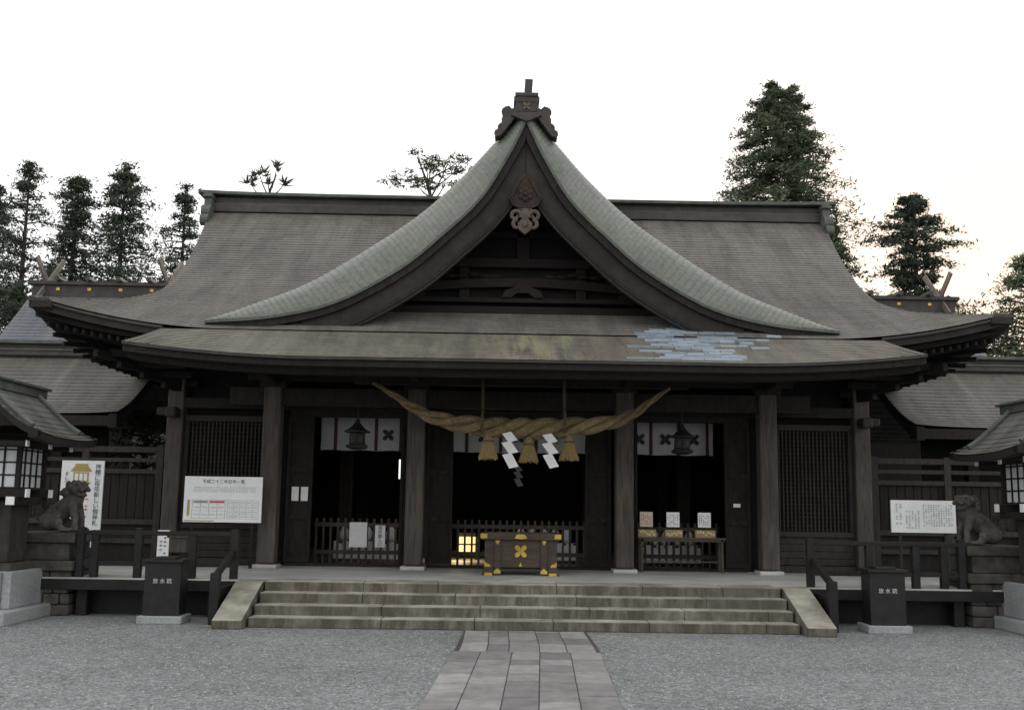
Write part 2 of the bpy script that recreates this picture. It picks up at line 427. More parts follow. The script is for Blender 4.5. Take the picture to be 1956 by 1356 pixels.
# ------------------------------------------------------------------ hall
hall=thing('shrine_hall','large dark timber worship hall with sweeping copper roof and tall curved central front gable','shrine',(0,17.6,0))
g=G()
g.box(-3.945,3.945,15.0,18.35,.10,FZ-.002)
for s in (-1,1): g.box(*sorted((s*3.95,s*9.5)),14.72,18.35,FZ-.16,FZ)
g.box(-6.2,6.2,18.35,27,.3,FZ-.006)
obj('porch_floor',g,M['floor'],hall)
for s in (-1,1):
    g=G()
    g.box(*sorted((s*4.0,s*9.4)),15.1,15.2,0,FZ-.16)
    for x in (4.3,5.2,6.1,7.2,8.3): g.box(s*x-.07,s*x+.07,14.82,14.96,0,FZ-.16)
    g.box(*sorted((s*3.95,s*9.5)),14.69,14.718,FZ-.16,FZ-.02)
    obj('deck_skirt',g,M['black'],hall)

zf=herm([(14.6,3.62),(15.4,3.92),(16.2,4.25),(17.3,4.75),(19,5.58),(21,6.75),(23,8.15)])
Xw=herm([(16.2,7.68),(16.7,7.40),(17.2,7.05),(17.7,6.73),(18.3,6.53),(19.3,6.5),(20.5,6.62),(22,6.82),(23,6.96)])
def lf(x,y):
    a=cl((abs(x)-4.6)/3.0); b_=cl((18.6-y)/2.4); return a*a*b_
def main_fn(s,d):
    x=s*Xw(d); l=lf(x,d); return Vector((x,d-.28*l,zf(d)+.42*l))
def shingles(g,fn,ts,ss,course=.15,h=.016,axis=0):
    rows=[];uvs=[]
    for i,t in enumerate(ts):
        base=[fn(s,t) for s in ss]
        if i>0: rows.append([p+Vector((0,0,h)) for p in base]); uvs.append([(p[axis]+50,50-i*course+.001) for p in base])
        if i<len(ts)-1: rows.append(base); uvs.append([(p[axis]+50,50-i*course-.001) for p in base])
    g.grid(rows,uvs)
g=G(); ss=lin(-1,1,70)
shingles(g,main_fn,lin(23,16.2,54),ss,.15,.02)
def back_fn(s,d):
    p=main_fn(s,d); return Vector((p.x,46-p.y,p.z))
shingles(g,back_fn,lin(23,16.2,40),lin(1,-1,30))
for sg in (-1,1):
    def hip(q,t):
        d=18.3-2.1*t; f=main_fn(1,d); l=lf(f.x,d); e=abs(2*q-1)**6
        return Vector((sg*f.x,f.y+(46-2*f.y)*q,zf(d)+.42*l*e))
    shingles(g,hip,lin(0,1,10),lin(0,1,24) if sg>0 else lin(1,0,24),axis=1)
main_roof=obj('main_roof',g,M['roof'],hall)
for sg in (-1,1):
    g=G()
    pts=[(sg*6.15,d,zf(d)-.12) for d in lin(18.3,23,14)]; pts+=[(sg*6.15,46-p[1],p[2]) for p in pts[-2::-1]]
    k=len(g.v); g.v+=[Vector(p) for p in pts]; g.f.append(tuple(range(k,k+len(pts))))
    for dd in (0,1):
        pr=[Vector((sg*6.45,(d if dd==0 else 46-d),zf(d)-.03)) for d in lin(18.4,23,14)]
        g.sweep(pr,(-sg,0,0),.12,-.38,-.02)
    obj('gable_end',g,M['barge'],hall)
# main ridge
g=G()
g.box(-6.9,6.9,22.72,23.28,8.02,8.2); g.box(-6.9,6.9,22.82,23.18,8.2,8.38)
obj('ridge',g,M['ridge'],main_roof,bevel=.01)
g=G()
g.sweep([(x,22.66,8.38+.05*(abs(x)/7.2)**6) for x in lin(-7.17,7.17,24)],(0,1,0),.68,0,.075)
g.box(-6.9,6.9,22.74,23.26,8.2,8.225)
obj('ridge_cap',g,M['copper'],main_roof,bevel=.01)
for s in (-1,1):
    g=G(); x0,x1=sorted((s*6.82,s*6.98))
    g.box(x0,x1,22.5,23.5,8.0,8.40)
    g.box(x0-.02,x1+.02,22.42,23.58,8.27,8.33)
    a=len(g.v); g.lathe([(.10,-.10),(.17,-.10),(.17,.10),(.10,.10)],14); g.xf(Matrix.Translation((s*6.9,22.5,7.93))@Matrix.Rotation(R(90),4,'Y'),a)
    a=len(g.v); g.lathe([(.10,-.09),(.13,-.09),(.13,.09),(.10,.09)],14); g.xf(Matrix.Translation((s*6.9,22.36,7.72))@Matrix.Rotation(R(90),4,'Y'),a)
    obj('ridge_end',g,M['copper'],main_roof,bevel=.012)
# main eave fascia
for s in (-1,1):
    pts=[main_fn(t,16.2)+Vector((0,0,-.005)) for t in lin(s*1.0,s*.738,14)]
    g=G(); g.sweep(pts,(0,1,0),.3,-.04,.0)
    y0_=main_fn(1,16.2).y
    side=[Vector((s*7.67,y0_+q*(46-2*y0_),4.245+.42*abs(2*q-1)**6)) for q in lin(0,1,24)]
    g.sweep(side,(-s,0,0),.3,-.05,0)
    obj('eave_edge',g,M['eaveedge'],main_roof)
    g=G(); g.sweep([p+Vector((0,.05,0)) for p in pts],(0,1,0),.3,-.15,-.042)
    g.sweep([p+Vector((0,.3,0)) for p in pts],(0,1,0),.2,-.24,-.155)
    g.sweep([p+Vector((-s*.05,0,0)) for p in side],(-s,0,0),.3,-.15,-.052)
    obj('eave_board',g,M['barge'],main_roof)
for s in (-1,1):
    g=G(); gr=G(); gb=G()
    rows=[]
    for d in lin(16.25,18.4,6):
        rows.append([Vector((s*x,d-.28*lf(x,d)+.1,4.02+.42*lf(x,max(d,16.2))*.9+ (d-16.2)*.12)) for x in lin(5.2,7.5,8)])
    g.grid(rows)
    g.grid([[Vector((s*5.9,y,4.3)),Vector((s*7.5,y,3.98))] for y in lin(18.0,28,4)])
    for i in range(14):
        x=5.75+i*.13
        l=lf(x,16.2); gr.bar((s*x,16.2-.28*l+.2,3.97+.36*l),(s*(x*.55+2.6),18.35,4.15),.05,.07)
    for i in range(26):
        y=16.4+i*.4; gr.bar((s*7.45,y,3.97+.3*cl((18-y)/2)**2),(s*5.9,max(y,18.3),4.2),.05,.07)
    for k in range(4):
        gb.box(*sorted((s*5.6,s*(6.1+.2*k))),18.05-.42*k,18.2-.42*k,3.55+.11*k,3.66+.11*k)
        gb.bar((s*5.8,18.2,3.5+.11*k),(s*(6.1+.25*k),17.75-.38*k,3.55+.12*k),.12,.12)
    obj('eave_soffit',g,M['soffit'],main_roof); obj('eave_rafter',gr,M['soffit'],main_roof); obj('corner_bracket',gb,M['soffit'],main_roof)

# porch roof
def porch_fn(s,d):
    x=s*5.68; a=cl((abs(x)-3.0)/2.68); b_=cl((16.3-d)/1.7)
    return Vector((x,d-.1*a*a*b_,zf(d)+.16*a**2*b_))
g=G(); shingles(g,porch_fn,lin(16.2,14.6,13),lin(-1,1,60),.135,.013)
porch=obj('porch_roof',g,M['porch'],hall)
edge=[porch_fn(s,14.6) for s in lin(-1,1,60)]
g=G(); g.sweep(edge,(0,1,0),.25,-.03,.004)
for s in (-1,1): g.sweep([porch_fn(s,d) for d in lin(14.6,16.2,8)],(-s,0,0),.10,-.03,.003)
obj('eave_edge',g,M['eaveedge'],porch)
g=G(); g.sweep([p+Vector((0,.05,0)) for p in edge],(0,1,0),.3,-.12,-.032); g.sweep([p+Vector((0,.28,0)) for p in edge],(0,1,0),.3,-.19,-.122)
for s in (-1,1): g.sweep([porch_fn(s,d)+Vector((-s*.04,0,0)) for d in lin(14.65,16.25,8)],(-s,0,0),.3,-.12,-.032)
obj('eave_board',g,M['dark'],porch)
g=G(); g.grid([[Vector((x,d,porch_fn(x/5.68,d).z-.2)) for x in lin(-5.6,5.6,30)] for d in lin(14.9,18.3,8)])
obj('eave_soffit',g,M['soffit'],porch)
for i in range(46):
    g=G(); x=-5.5+i*11/45
    for a,bb in ((14.95,16.2),(16.2,17.9)): g.bar((x,a,porch_fn(x/5.68,a).z-.25),(x,bb,porch_fn(x/5.68,bb).z-.25),.07,.08)
    obj('eave_rafter',g,M['soffit'],porch)
# repair patch: many narrow ragged strips
g=G()
rows=[(1285,1395),(1225,1420),(1240,1345),(1240,1440),(1228,1430),(1235,1452),(1200,1415),(1226,1400),(1210,1420),(1222,1400),(1186,1444)]
pf=(lambda x,d: porch_fn(x/5.68,d) if d<=16.2 else Vector((x,d,zf(d))))
def strip(xa,xb,d0,d1):
    xs=[xa]
    while xs[-1]<xb-.15: xs.append(min(xs[-1]+random.uniform(.2,.55),xb))
    for p,q in zip(xs[:-1],xs[1:]):
        if random.random()<.2: continue
        P=[pf(p+.005,d0),pf(q-.005,d0),pf(q-.005,d1),pf(p+.005,d1)]
        k=len(g.v); e0=random.random()*.003
        for v_,e in zip(P,(.022,.022,.03,.03)): g.v.append(v_+Vector((0,0,e+e0)))
        for v_ in P: g.v.append(v_-Vector((0,0,.01)))
        g.f+=[(k,k+3,k+2,k+1),(k,k+1,k+5,k+4),(k+1,k+2,k+6,k+5),(k+2,k+3,k+7,k+6),(k+3,k,k+4,k+7)]
NS=21
for r in range(NS):
    a,bb=rows[min(10,int(r*11/NS))]
    d0=16.80-r*(16.80-14.72)/NS; d1=d0-(16.80-14.72)/NS+.006
    strip(at(a+random.uniform(-24,34),650,15.7).x,at(bb+random.uniform(-60,20),650,15.7).x,d0,d1)
for (a,bb,d) in ((1440,1502,16.35),(1395,1470,16.1),(1200,1235,15.9),(1420,1455,15.6)): strip(at(a,645,16).x,at(bb,645,16).x,d,d-.1)
o=obj('repair_patch',g,M['patch'],porch); o['label']='patch of newer bluish metal sheets on the porch roof'

# central gable
FR=[(0,7.92),(.3,7.28),(.75,6.53),(1.35,5.92),(2.0,5.36),(3.0,4.79),(4.0,4.53),(5.08,4.43)]
BK=[(0,8.28),(.58,7.63),(1.08,7.08),(1.74,6.45),(2.44,5.94),(3.45,5.29),(4.28,4.87),(5.10,4.445)]
ii=list(range(8))
fxf=herm(list(zip(ii,[p[0] for p in FR]))); fzf=herm(list(zip(ii,[p[1] for p in FR])))
bxf=herm(list(zip(ii,[p[0] for p in BK]))); bzf=herm(list(zip(ii,[p[1] for p in BK])))
YF=16.4
def DRf(t): return .85*(1-.75*cl((t-5.2)/1.8)**1.5)
def dorm(sg):
    def fn(c,t):
        fx,fz,bx_,bz=fxf(t),fzf(t),bxf(t),bzf(t); DR=DRf(t)
        if c<=1:
            th=c*PI/2; k=math.sin(th); y=YF+DR*(1-math.cos(th))
            return Vector((sg*(fx+(bx_-fx)*k),y,fz+(bz-fz)*k))
        return Vector((sg*bx_,YF+DR+(c-1)*6.2,bz))
    return fn
g=G(); cs=lin(0,1,12)+[1.1,1.3,1.6,2.0]
for sg in (-1,1): shingles(g,dorm(sg),lin(0,7,70),cs if sg>0 else cs[::-1],.105,.010,axis=1)
gable=obj('gable_roof',g,M['verge'],hall)
def off(t,o):
    e=.02; tx=fxf(t+e)-fxf(t-e); tz=fzf(t+e)-fzf(t-e); l=math.hypot(tx,tz); nx,nz=tz/l,-tx/l
    return max(fxf(t)+nx*o,0.0),fzf(t)+nz*o
def ribbon(g,o0,o1,y0,y1,t1=7,n=40,t0=0.0):
    for sg in (-1,1):
        k=len(g.v)
        for t in lin(t0,t1,n):
            a=off(t,o0); b_=off(t,o1)
            for (x,z),y in ((a,y0),(b_,y0),(b_,y1),(a,y1)): g.v.append(Vector((sg*x,y,z)))
        for i in range(n):
            for j in range(4):
                j2=(j+1)%4; q=k+4*i; g.f.append((q+j,q+j2,q+4+j2,q+4+j))
        e=k+4*n; g.f.append((e,e+1,e+2,e+3))
g=G(); ribbon(g,-.0,.04,YF-.01,YF+.3); obj('verge_edge',g,M['copper'],gable)
g=G(); ribbon(g,.042,.15,YF+.03,YF+.3); obj('verge_board',g,M['dark'],gable)
g=G(); ribbon(g,.152,.50,YF+.1,YF+.2,5.6); obj('bargeboard',g,M['barge'],gable,bevel=.01)
g=G(); ribbon(g,.40,.455,YF+.08,YF+.1,5.5); obj('bargeboard_moulding',g,M['dark'],gable)
g=G(); ribbon(g,.2,.26,YF+.2,17.75,6.6); obj('gable_soffit',g,M['soffit'],gable)
g=G()
pl=[(off(t,.27)) for t in lin(0.1,5.3,30)]
poly=[(-x,z) for x,z in pl[::-1]]+[(x,z) for x,z in pl]+[(4.2,4.3),(-4.2,4.3)]
g.prism(poly,17.62,17.72); obj('gable_wall',g,M['gablewood'],gable)
for q in ((-2.55,2.55,17.42,17.6,4.80,4.94),(-2.2,2.2,17.38,17.6,5.0,5.08),(-1.15,1.15,17.42,17.6,5.62,5.78),(-.11,.11,17.45,17.6,5.78,6.6),(-.75,.75,17.45,17.598,6.15,6.27)): bx('gable_beam',M['gablebeam'],gable,*q,bevel=.01)
for x in (-1.0,1.0,-1.75,1.75): bx('gable_strut',M['gablebeam'],gable,x-.09,x+.09,17.47,17.6,5.08,5.62 if abs(x)<1.2 else 5.3,bevel=.01)
g=G()
g.prism([(x,5.3+.13*math.cos(x/2.0*PI/2)+.0) for x in lin(-1.95,1.95,24)]+[(x,5.16+.12*math.cos(x/2.0*PI/2)) for x in lin(1.95,-1.95,24)],17.40,17.6)
for s in (-1,1):
    for k in range(7):
        g.sphere((s*(1.6-.19*k),17.41,5.47+.02*math.sin(k*2)),(.10,.03,.035),8,6)
obj('rainbow_beam',g,M['carvedark'],gable)
g=G(); g.prism([(-.36,5.08),(-.3,5.2),(-.12,5.27),(-.08,5.34),(.08,5.34),(.12,5.27),(.3,5.2),(.36,5.08),(.2,5.08),(.1,5.16),(-.1,5.16),(-.2,5.08)],17.33,17.4)
obj('gable_carving',g,M['carvedark'],gable)
# pendant
g=G()
y0,y1=YF+.0,YF+.09
g.prism([(-.05,6.95),(.05,6.95),(.16,6.78),(.27,6.55),(.2,6.42),(.12,6.38),(-.12,6.38),(-.2,6.42),(-.27,6.55),(-.16,6.78)],y0,y1)
for i in range(6):
    an=i*PI/3+PI/6; g.sphere((.075*math.cos(an),y0,6.6+.075*math.sin(an)),(.055,.04,.055),10,6)
g.sphere((0,y0-.03,6.6),(.04,.03,.04),8,6)
for s in (-1,1): g.tube([(s*.06,y0,6.88),(s*.15,y0-.01,6.72),(s*.22,y0-.01,6.56),(s*.16,y0,6.45)],[.02,.025,.025,.015],6)
obj('pendant_carving',g,M['carvered'],gable)
def scroll(cx,cz,r,a0,a1,w,n=18,decay=.75):
    L=[]
    for i in range(n+1):
        f=i/n; an=a0+(a1-a0)*f; rr=r*(1-decay*f); L.append((cx+rr*math.cos(an),cz+rr*math.sin(an)))
    g.tube([(x,y0+.04,z) for x,z in L],[w*(1-.4*i/n) for i in range(n+1)],8)
g=G()
for s in (-1,1):
    k=len(g.v)
    scroll(.155,6.25,.1,R(200),R(200-400),.04)
    scroll(.08,6.33,.07,R(250),R(0),.032)
    scroll(.12,6.10,.09,R(90),R(-200),.038)
    if s<0:
        for i in range(k,len(g.v)): g.v[i].x*=-1
g.prism([(0,6.42),(.06,6.32),(.05,6.2),(.12,6.12),(.1,6.02),(0,5.94),(-.1,6.02),(-.12,6.12),(-.05,6.2),(-.06,6.32)],y0+.01,y1-.01)
g.sphere((0,y0,6.1),(.05,.03,.05))
obj('pendant_scroll',g,M['carve'],gable)
# crest ornament at the gable apex
yo=YF-.06
g=G()
g.prism([(-.20,8.0),(-.17,8.16),(-.21,8.18),(-.21,8.25),(.21,8.25),(.21,8.18),(.17,8.16),(.20,8.0),(.25,7.93),(.0,7.82),(-.25,7.93)],yo,yo+.45)
g.box(-.19,.19,yo-.02,yo+.5,8.25,8.31)
g.box(-.17,.17,yo-.012,yo,7.99,8.01); g.box(-.15,.15,yo-.012,yo,8.15,8.165)
for s in (-1,1):
    k=len(g.v); y0=yo+.04
    poly=[(.19,8.08),(.24,8.06),(.29,8.11),(.36,8.09),(.40,8.02),(.38,7.96),(.41,7.88),(.41,7.80),(.45,7.72),(.52,7.68),(.51,7.57),(.42,7.6),(.25,7.83),(.19,7.9)]
    g.prism(poly,yo+.06,yo+.3)
    scroll(.32,8.0,.08,R(60),R(-430),.024,24); scroll(.30,7.86,.08,R(90),R(-400),.024,24); scroll(.39,7.73,.08,R(120),R(-360),.022,24); scroll(.47,7.63,.05,R(60),R(-300),.016,16)
    scroll(.24,7.95,.05,R(0),R(360),.018,14,.5)
    if s<0:
        for i in range(k,len(g.v)): g.v[i].x*=-1
obj('apex_ornament',g,M['ridge'],gable,bevel=.006)
g=G(); g.bar((.02,yo+.25,8.28),(.04,yo+.25,8.64),.075,.13)
obj('apex_finial',g,M['ridge'],gable)
def crest(g,cx,cz,y,s,dep=.006):
    for a in (R(45),R(-45)):
        for sg in (-1,1):
            P=[]
            for (u,v_) in ((.06,.0),(.16,.2),(.5,.3),(.85,.26),(1.0,0),(.85,-.26),(.5,-.3),(.16,-.2)):
                x=sg*u*s; z=v_*s; P.append((cx+x*math.cos(a)-z*math.sin(a),cz+x*math.sin(a)+z*math.cos(a)))
            g.prism(P,y-dep,y)
    g.prism([(cx-.1*s,cz),(cx,cz-.1*s),(cx+.1*s,cz),(cx,cz+.1*s)],y-dep*1.5,y)
g=G(); crest(g,0,8.08,yo-.003,.08,.02); obj('apex_crest',g,M['oldgold'],gable)
g=G(); g.box(-.16,.16,17.3,23,8.14,8.32); g.box(-.22,.22,17.3,23,8.32,8.38); obj('gable_ridge',g,M['ridge'],gable)

# ---------------- walls, pillars, beams
for x in (-4.17,-1.75,1.75,4.17):
    g=G(); g.box(x-.15,x+.15,17.45,17.75,FZ+.07,3.62); p=obj('pillar',g,M['wood'],hall,bevel=.03)
    bx('pillar_base',M['floor'],p,x-.20,x+.20,17.40,17.80,FZ-.002,FZ+.06,bevel=.012)
for x in (-5.95,5.95):
    g=G(); g.box(x-.14,x+.14,18.0,18.28,FZ,3.7); p=obj('corner_post',g,M['wood'],hall,bevel=.025)
    s=1 if x>0 else -1
    g=G(); g.box(*sorted((x-s*.1,x+s*.34)),18.04,18.24,3.05,3.19); g.box(x-.09,x+.09,17.7,18.3,3.0,3.17); obj('beam_nose',g,M['lattice'],p,bevel=.03)
for q in ((-4.9,4.9,17.5,17.7,3.2,3.5),(-4.6,4.6,17.46,17.74,3.62,3.74),(-5.85,5.85,18.02,18.26,3.18,3.36),(-2.75,2.75,16.9,17.08,3.52,3.8),(-5.2,5.2,16.9,17.05,3.8,3.95)): bx('tie_beam',M['dark'],hall,*q,bevel=.012)
for x in (-4.17,-1.75,1.75,4.17):
    g=G()
    g.box(x-.22,x+.22,17.42,17.78,3.5,3.62); g.box(x-.07,x+.07,16.7,18.3,3.55,3.72); g.box(x-.5,x+.5,17.5,17.7,3.74,3.86)
    obj('bracket',g,M['dark'],hall,bevel=.012)
g=G()
g.box(-5.9,5.9,18.32,18.4,3.08,4.6)
for s in (-1,1):
    g.box(*sorted((s*4.0,s*5.9)),18.3,18.38,FZ,3.08)
    g.box(s*5.95-.06,s*5.95+.06,18.3,27,0,4.7)
g.box(-6,-2.91,27,27.1,0,4.7); g.box(-2.86,6,27,27.1,0,4.7); g.box(-2.91,-2.86,27,27.1,0,2.25); g.box(-2.91,-2.86,27,27.1,2.75,4.7)
g.box(-6,6,18.4,27.1,4.6,4.7)
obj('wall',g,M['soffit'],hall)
for x in (-3.5,-1.75,1.75,3.5):
    for y in (21.8,24.6): bx('inner_column',M['dark'],hall,x-.13,x+.13,y-.13,y+.13,FZ-.006,4.6,bevel=.02)
bx('inner_beam',M['dark'],hall,-5.8,5.8,21.7,21.9,3.0,3.3)
for s in (-1,1):
    x0,x1=sorted((s*4.33,s*5.8))
    g=G()
    n=20
    for i in range(n+1):
        x=x0+.06+(x1-x0-.12)*i/n; g.box(x-.012,x+.012,18.16,18.2,1.22,2.96)
    for i in range(n+4):
        z=1.25+1.68*i/(n+3); g.box(x0+.04,x1-.04,18.19,18.225,z-.011,z+.011)
    lat=obj('lattice_panel',g,M['lattice'],hall)
    g=G(); g.box(x0,x1,18.1,18.24,2.96,3.06); g.box(x0,x1,18.1,18.24,1.13,1.22); g.box(x0,x0+.07,18.12,18.23,1.22,2.96); g.box(x1-.07,x1,18.12,18.23,1.22,2.96)
    g.box(x0,x1,18.1,18.24,FZ,FZ+.12)
    obj('lattice_frame',g,M['lattice'],lat,bevel=.006)
    g=G()
    for i in range(4): g.box(x0,x1,18.16-.004*i,18.26,FZ+.13+i*.12,FZ+.13+i*.12+.115)
    obj('wainscot',g,M['lattice'],hall,bevel=.005)
for x0,x1 in ((-4.02,-3.58),(3.58,4.02),(-1.6,-1.15),(1.15,1.6),(-2.06,-1.9),(1.9,2.06)):
    g=G(); g.box(x0,x1,18.22,18.27,FZ+.06,3.08)
    for z in (FZ+.06,1.3,2.1,2.98): g.box(x0,x1,18.19,18.22,z,z+.1)
    g.box(x0,x0+.05,18.185,18.22,FZ+.06,3.08); g.box(x1-.05,x1,18.185,18.22,FZ+.06,3.08)
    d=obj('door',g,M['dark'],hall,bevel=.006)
    if x1-x0>.3:
        for z in (1.35,2.15):
            for f in (.3,.7): g=G(); g.sphere((x0+(x1-x0)*f,18.19,z),(.025,.02,.025),8,6); obj('door_stud',g,M['bronze'],d)
bx('lintel',M['dark'],hall,-4.0,4.0,18.2,18.31,3.08,3.2); bx('threshold',M['dark'],hall,-4.0,4.0,18.2,18.34,FZ-.004,FZ+.05)
for i,x in enumerate((-3.86,-3.70)):
    g=G(); g.box(x-.06,x+.06,18.175,18.183,1.62,1.86); o=obj('paper_notice',g,M['paper'],None,loc=(x,18.18,1.62))
    tag(o,('left' if i==0 else 'right')+' one of two small white papers on the dark door by the left bay','notice','paper slips pinned to the left door')
g=G(); g.box(3.72,3.84,18.175,18.183,1.62,1.68); tag(obj('paper_notice',g,M['paper'],None,loc=(3.78,18.18,1.62)),'tiny pale slip on the dark door right of the amulet table','notice')

# ---------------- interior
fences=[(-3.62,-2.02,'left'),(-1.22,1.22,'central'),(2.0,3.6,'right')]
for x0,x1,nm in fences:
    t=thing('picket_fence','low dark picket fence across the %s bay doorway'%nm,'fence',((x0+x1)/2,18.9,FZ),'low fences inside the three bays')
    for z in (1.18,.70): bx('rail',M['fence'],t,x0,x1,18.87,18.93,z,z+.07)
    n=int((x1-x0)/.125)
    for i in range(n+1):
        x=x0+.03+(x1-x0-.06)*i/n; bx('picket',M['fence'],t,x-.02,x+.02,18.88,18.92,FZ,1.33)
for (a,bb,c,dn,lab,tx) in ((668,700,997,1045,'larger blank white paper fixed to the left bay picket fence',None),(717,735,1003,1045,'narrow white slip with vertical writing on the left bay picket fence','御祈願入口')):
    p=at(a,c,18.82); q=at(bb,dn,18.82)
    t=thing('paper_notice',lab,'notice',((p.x+q.x)/2,18.82,q.z),'papers on the picket fence')
    bx('sheet',M['paper'],t,p.x,q.x,18.82,18.83,q.z,p.z)
    if tx: text('lettering',tx,.075,M['ink'],t,((p.x+q.x)/2,18.817,(p.z+q.z)/2),True)
curt=[(-3.62,-2.0,'left',[.16,.62,.9]),(-1.25,1.25,'central',[.12,.37,.63,.88]),(2.0,3.6,'right',[.28,.6,.93])]
for x0,x1,nm,cuts in curt:
    t=thing('door_curtain','short white curtain with black crests hung across the %s doorway'%nm,'curtain',((x0+x1)/2,19.2,2.55),'crested curtains in the doorways')
    def yy(x): return 19.2+.03*math.sin(x*11)
    g=G(); g.grid([[Vector((x,yy(x)+(.0 if z>2.9 else .015),z-.012*math.sin(x*5.5)**2*(z<2.6))) for x in lin(x0,x1,60)] for z in (3.16,2.9,2.56)]); obj('cloth',g,M['cloth'],t,smooth=True)
    for c in cuts:
        g=G(); x=x0+(x1-x0)*c
        g.grid([[Vector((x+e,yy(x+e)-.006,z)) for e in (-.03,.03)] for z in (3.16,2.9,2.555)])
        obj('cloth_stripe',g,M['maroon'],t)
    ed=[0]+cuts+[1]
    for a,bb in zip(ed[:-1],ed[1:]):
        if bb-a>.2: g=G(); crest(g,x0+(x1-x0)*(a+bb)/2,2.84,19.158,.13); obj('crest',g,M['ink'],t)
    bx('rail',M['dark'],t,x0-.05,x1+.05,19.24,19.28,3.1,3.2)
for i,x in enumerate((-2.79,2.79)):
    t=thing('hanging_lantern','dark metal hanging lantern with flared roof in the %s bay'%('left','right')[i],'lantern',(x,17.9,2.5),'hanging lanterns')
    g=G(); g.lathe([(.0,3.03),(.03,3.02),(.05,2.96),(.10,2.90),(.17,2.84),(.24,2.815),(.24,2.79),(.12,2.78)],6,(x,17.9,0),PI/6); obj('lantern_roof',g,M['bronze'],t)
    g=G(); g.lathe([(.13,2.78),(.14,2.77),(.15,2.6),(.14,2.58)],6,(x,17.9,0),PI/6); g.lathe([(.19,2.58),(.2,2.56),(.19,2.53),(.1,2.5)],6,(x,17.9,0),PI/6); obj('lantern_body',g,M['bronze'],t)
    for k in range(6):
        g=G(); an=k*PI/3+PI/3; g.box(-.035,.035,-.004,.004,2.63,2.74)
        g.xf(Matrix.Translation((x+.128*math.cos(an),17.9+.128*math.sin(an),0))@Matrix.Rotation(an+PI/2,4,'Z'))
        obj('lantern_pane',g,M['wood'],t)
    g=G(); g.tube([(x,17.9,3.02),(x,17.9,3.6)],.012,6); obj('chain',g,M['bronze'],t)
t=thing('floor_lantern','lit paper floor lantern glowing behind the central picket fence','lantern',(-.96,21.5,FZ))
bx('paper_shade',M['glow'],t,-1.12,-.8,21.35,21.65,FZ+.12,.96)
g=G()
for x in (-1.15,-.77):
    for y in (21.33,21.67): g.box(x-.02,x+.02,y-.02,y+.02,FZ-.006,1.04)
g.box(-1.17,-.75,21.31,21.35,.98,1.04); g.box(-1.17,-.75,21.65,21.69,.98,1.04); g.box(-1.17,-.75,21.31,21.345,.80,.83); g.box(-1.17,-.75,21.31,21.345,.60,.64); obj('lantern_frame',g,M['black'],t)
pl_=bpy.data.lights.new('lantern_lamp','POINT'); pl_.energy=18; pl_.color=(1,.70,.40); pl_.shadow_soft_size=.15
po=bpy.data.objects.new('lantern_lamp',pl_); C.objects.link(po); po.parent=t; po.location=(-.15,-.8,.35)
for x,y,nm in [(-2.8,20.0,'left'),(.55,20.4,'central'),(2.85,20.0,'right')]:
    t=thing('offering_table','low table with pale cloth and wrapped bundles inside the %s bay'%nm,'table',(x,y,FZ),'offering tables inside the hall')
    bx('tabletop',M['lattice'],t,x-.6,x+.6,y-.25,y+.25,.86,.9)
    g=G(); g.grid([[Vector((x+e,y-.26-.02*math.sin(e*30),z)) for e in lin(-.6,.6,40)] for z in (.905,.58)]); obj('cloth',g,M['glint'],t,smooth=True)
    for e in (-.55,.55): bx('leg',M['lattice'],t,x+e-.03,x+e+.03,y-.2,y+.2,FZ-.006,.86)
    for k in range(5):
        g=G(); xx=x-.45+k*.22; g.lathe([(.05,.9),(.09,.93),(.095,1.05),(.06,1.13),(.03,1.16),(.05,1.2)],10,(xx,y,0)); obj('bundle',g,M['glint'],t,smooth=True)

# ---------------- offering chest
t=thing('offering_chest','brown wooden offertory chest with gold fittings and crest at the head of the steps','offering box',(0,16.75,FZ))
g=G(); g.box(-.56,.56,16.42,17.08,.64,1.08); obj('chest_body',g,M['chest'],t,bevel=.01)
g=G(); g.box(-.62,.62,16.37,16.45,1.06,1.17); g.box(-.62,.62,17.05,17.13,1.06,1.17); g.box(-.62,-.54,16.45,17.05,1.06,1.17); g.box(.54,.62,16.45,17.05,1.06,1.17)
obj('top_rim',g,M['chest'],t,bevel=.01)
for i in range(9): x=-.48+i*.12; bx('top_slat',M['chest'],t,x-.025,x+.025,16.45,17.05,1.09,1.14)
for x in (-.36,.36): bx('batten',M['chest'],t,x-.05,x+.05,16.385,16.42,FZ+.03,1.06,bevel=.006)
for x in (-.5,.5):
    for y in (16.47,17.03):
        g=G(); g.prism([(x-.1,FZ-.002),(x+.1,FZ-.002),(x+.07,.645),(x-.07,.645)],y-.06,y+.06); obj('leg',g,M['chest'],t)
def gold(poly,y0,y1): g=G(); g.prism(poly,y0,y1); obj('gold_fitting',g,M['gold'],t)
def rc(a,b,c,d): return [(min(a,b),c),(max(a,b),c),(max(a,b),d),(min(a,b),d)]
for s in (-1,1):
    gold(rc(s*.625,s*.52,1.085,1.155),16.36,16.37); gold([(s*.56,.65),(s*.56,.73),(s*.52,.70),(s*.48,.69),(s*.46,.65)],16.405,16.42)
    gold([(s*.36-.052,FZ+.03),(s*.36+.052,FZ+.03),(s*.36+.052,.59),(s*.36,.63),(s*.36-.052,.59)],16.375,16.385)
    gold(rc(s*.56,s*.44,FZ,FZ+.04),16.40,16.41)
    gold([(s*.36-.035,1.05),(s*.36,.98),(s*.36+.035,1.05)],16.375,16.385)
gold([(-.10,1.09),(-.06,1.15),(.06,1.15),(.10,1.09),(.0,1.075)],16.36,16.37)
gold([(-.03,.66),(.0,.72),(.03,.66)],16.41,16.42)
g=G(); crest(g,0,.89,16.418,.12,.012); obj('crest',g,M['gold'],t)

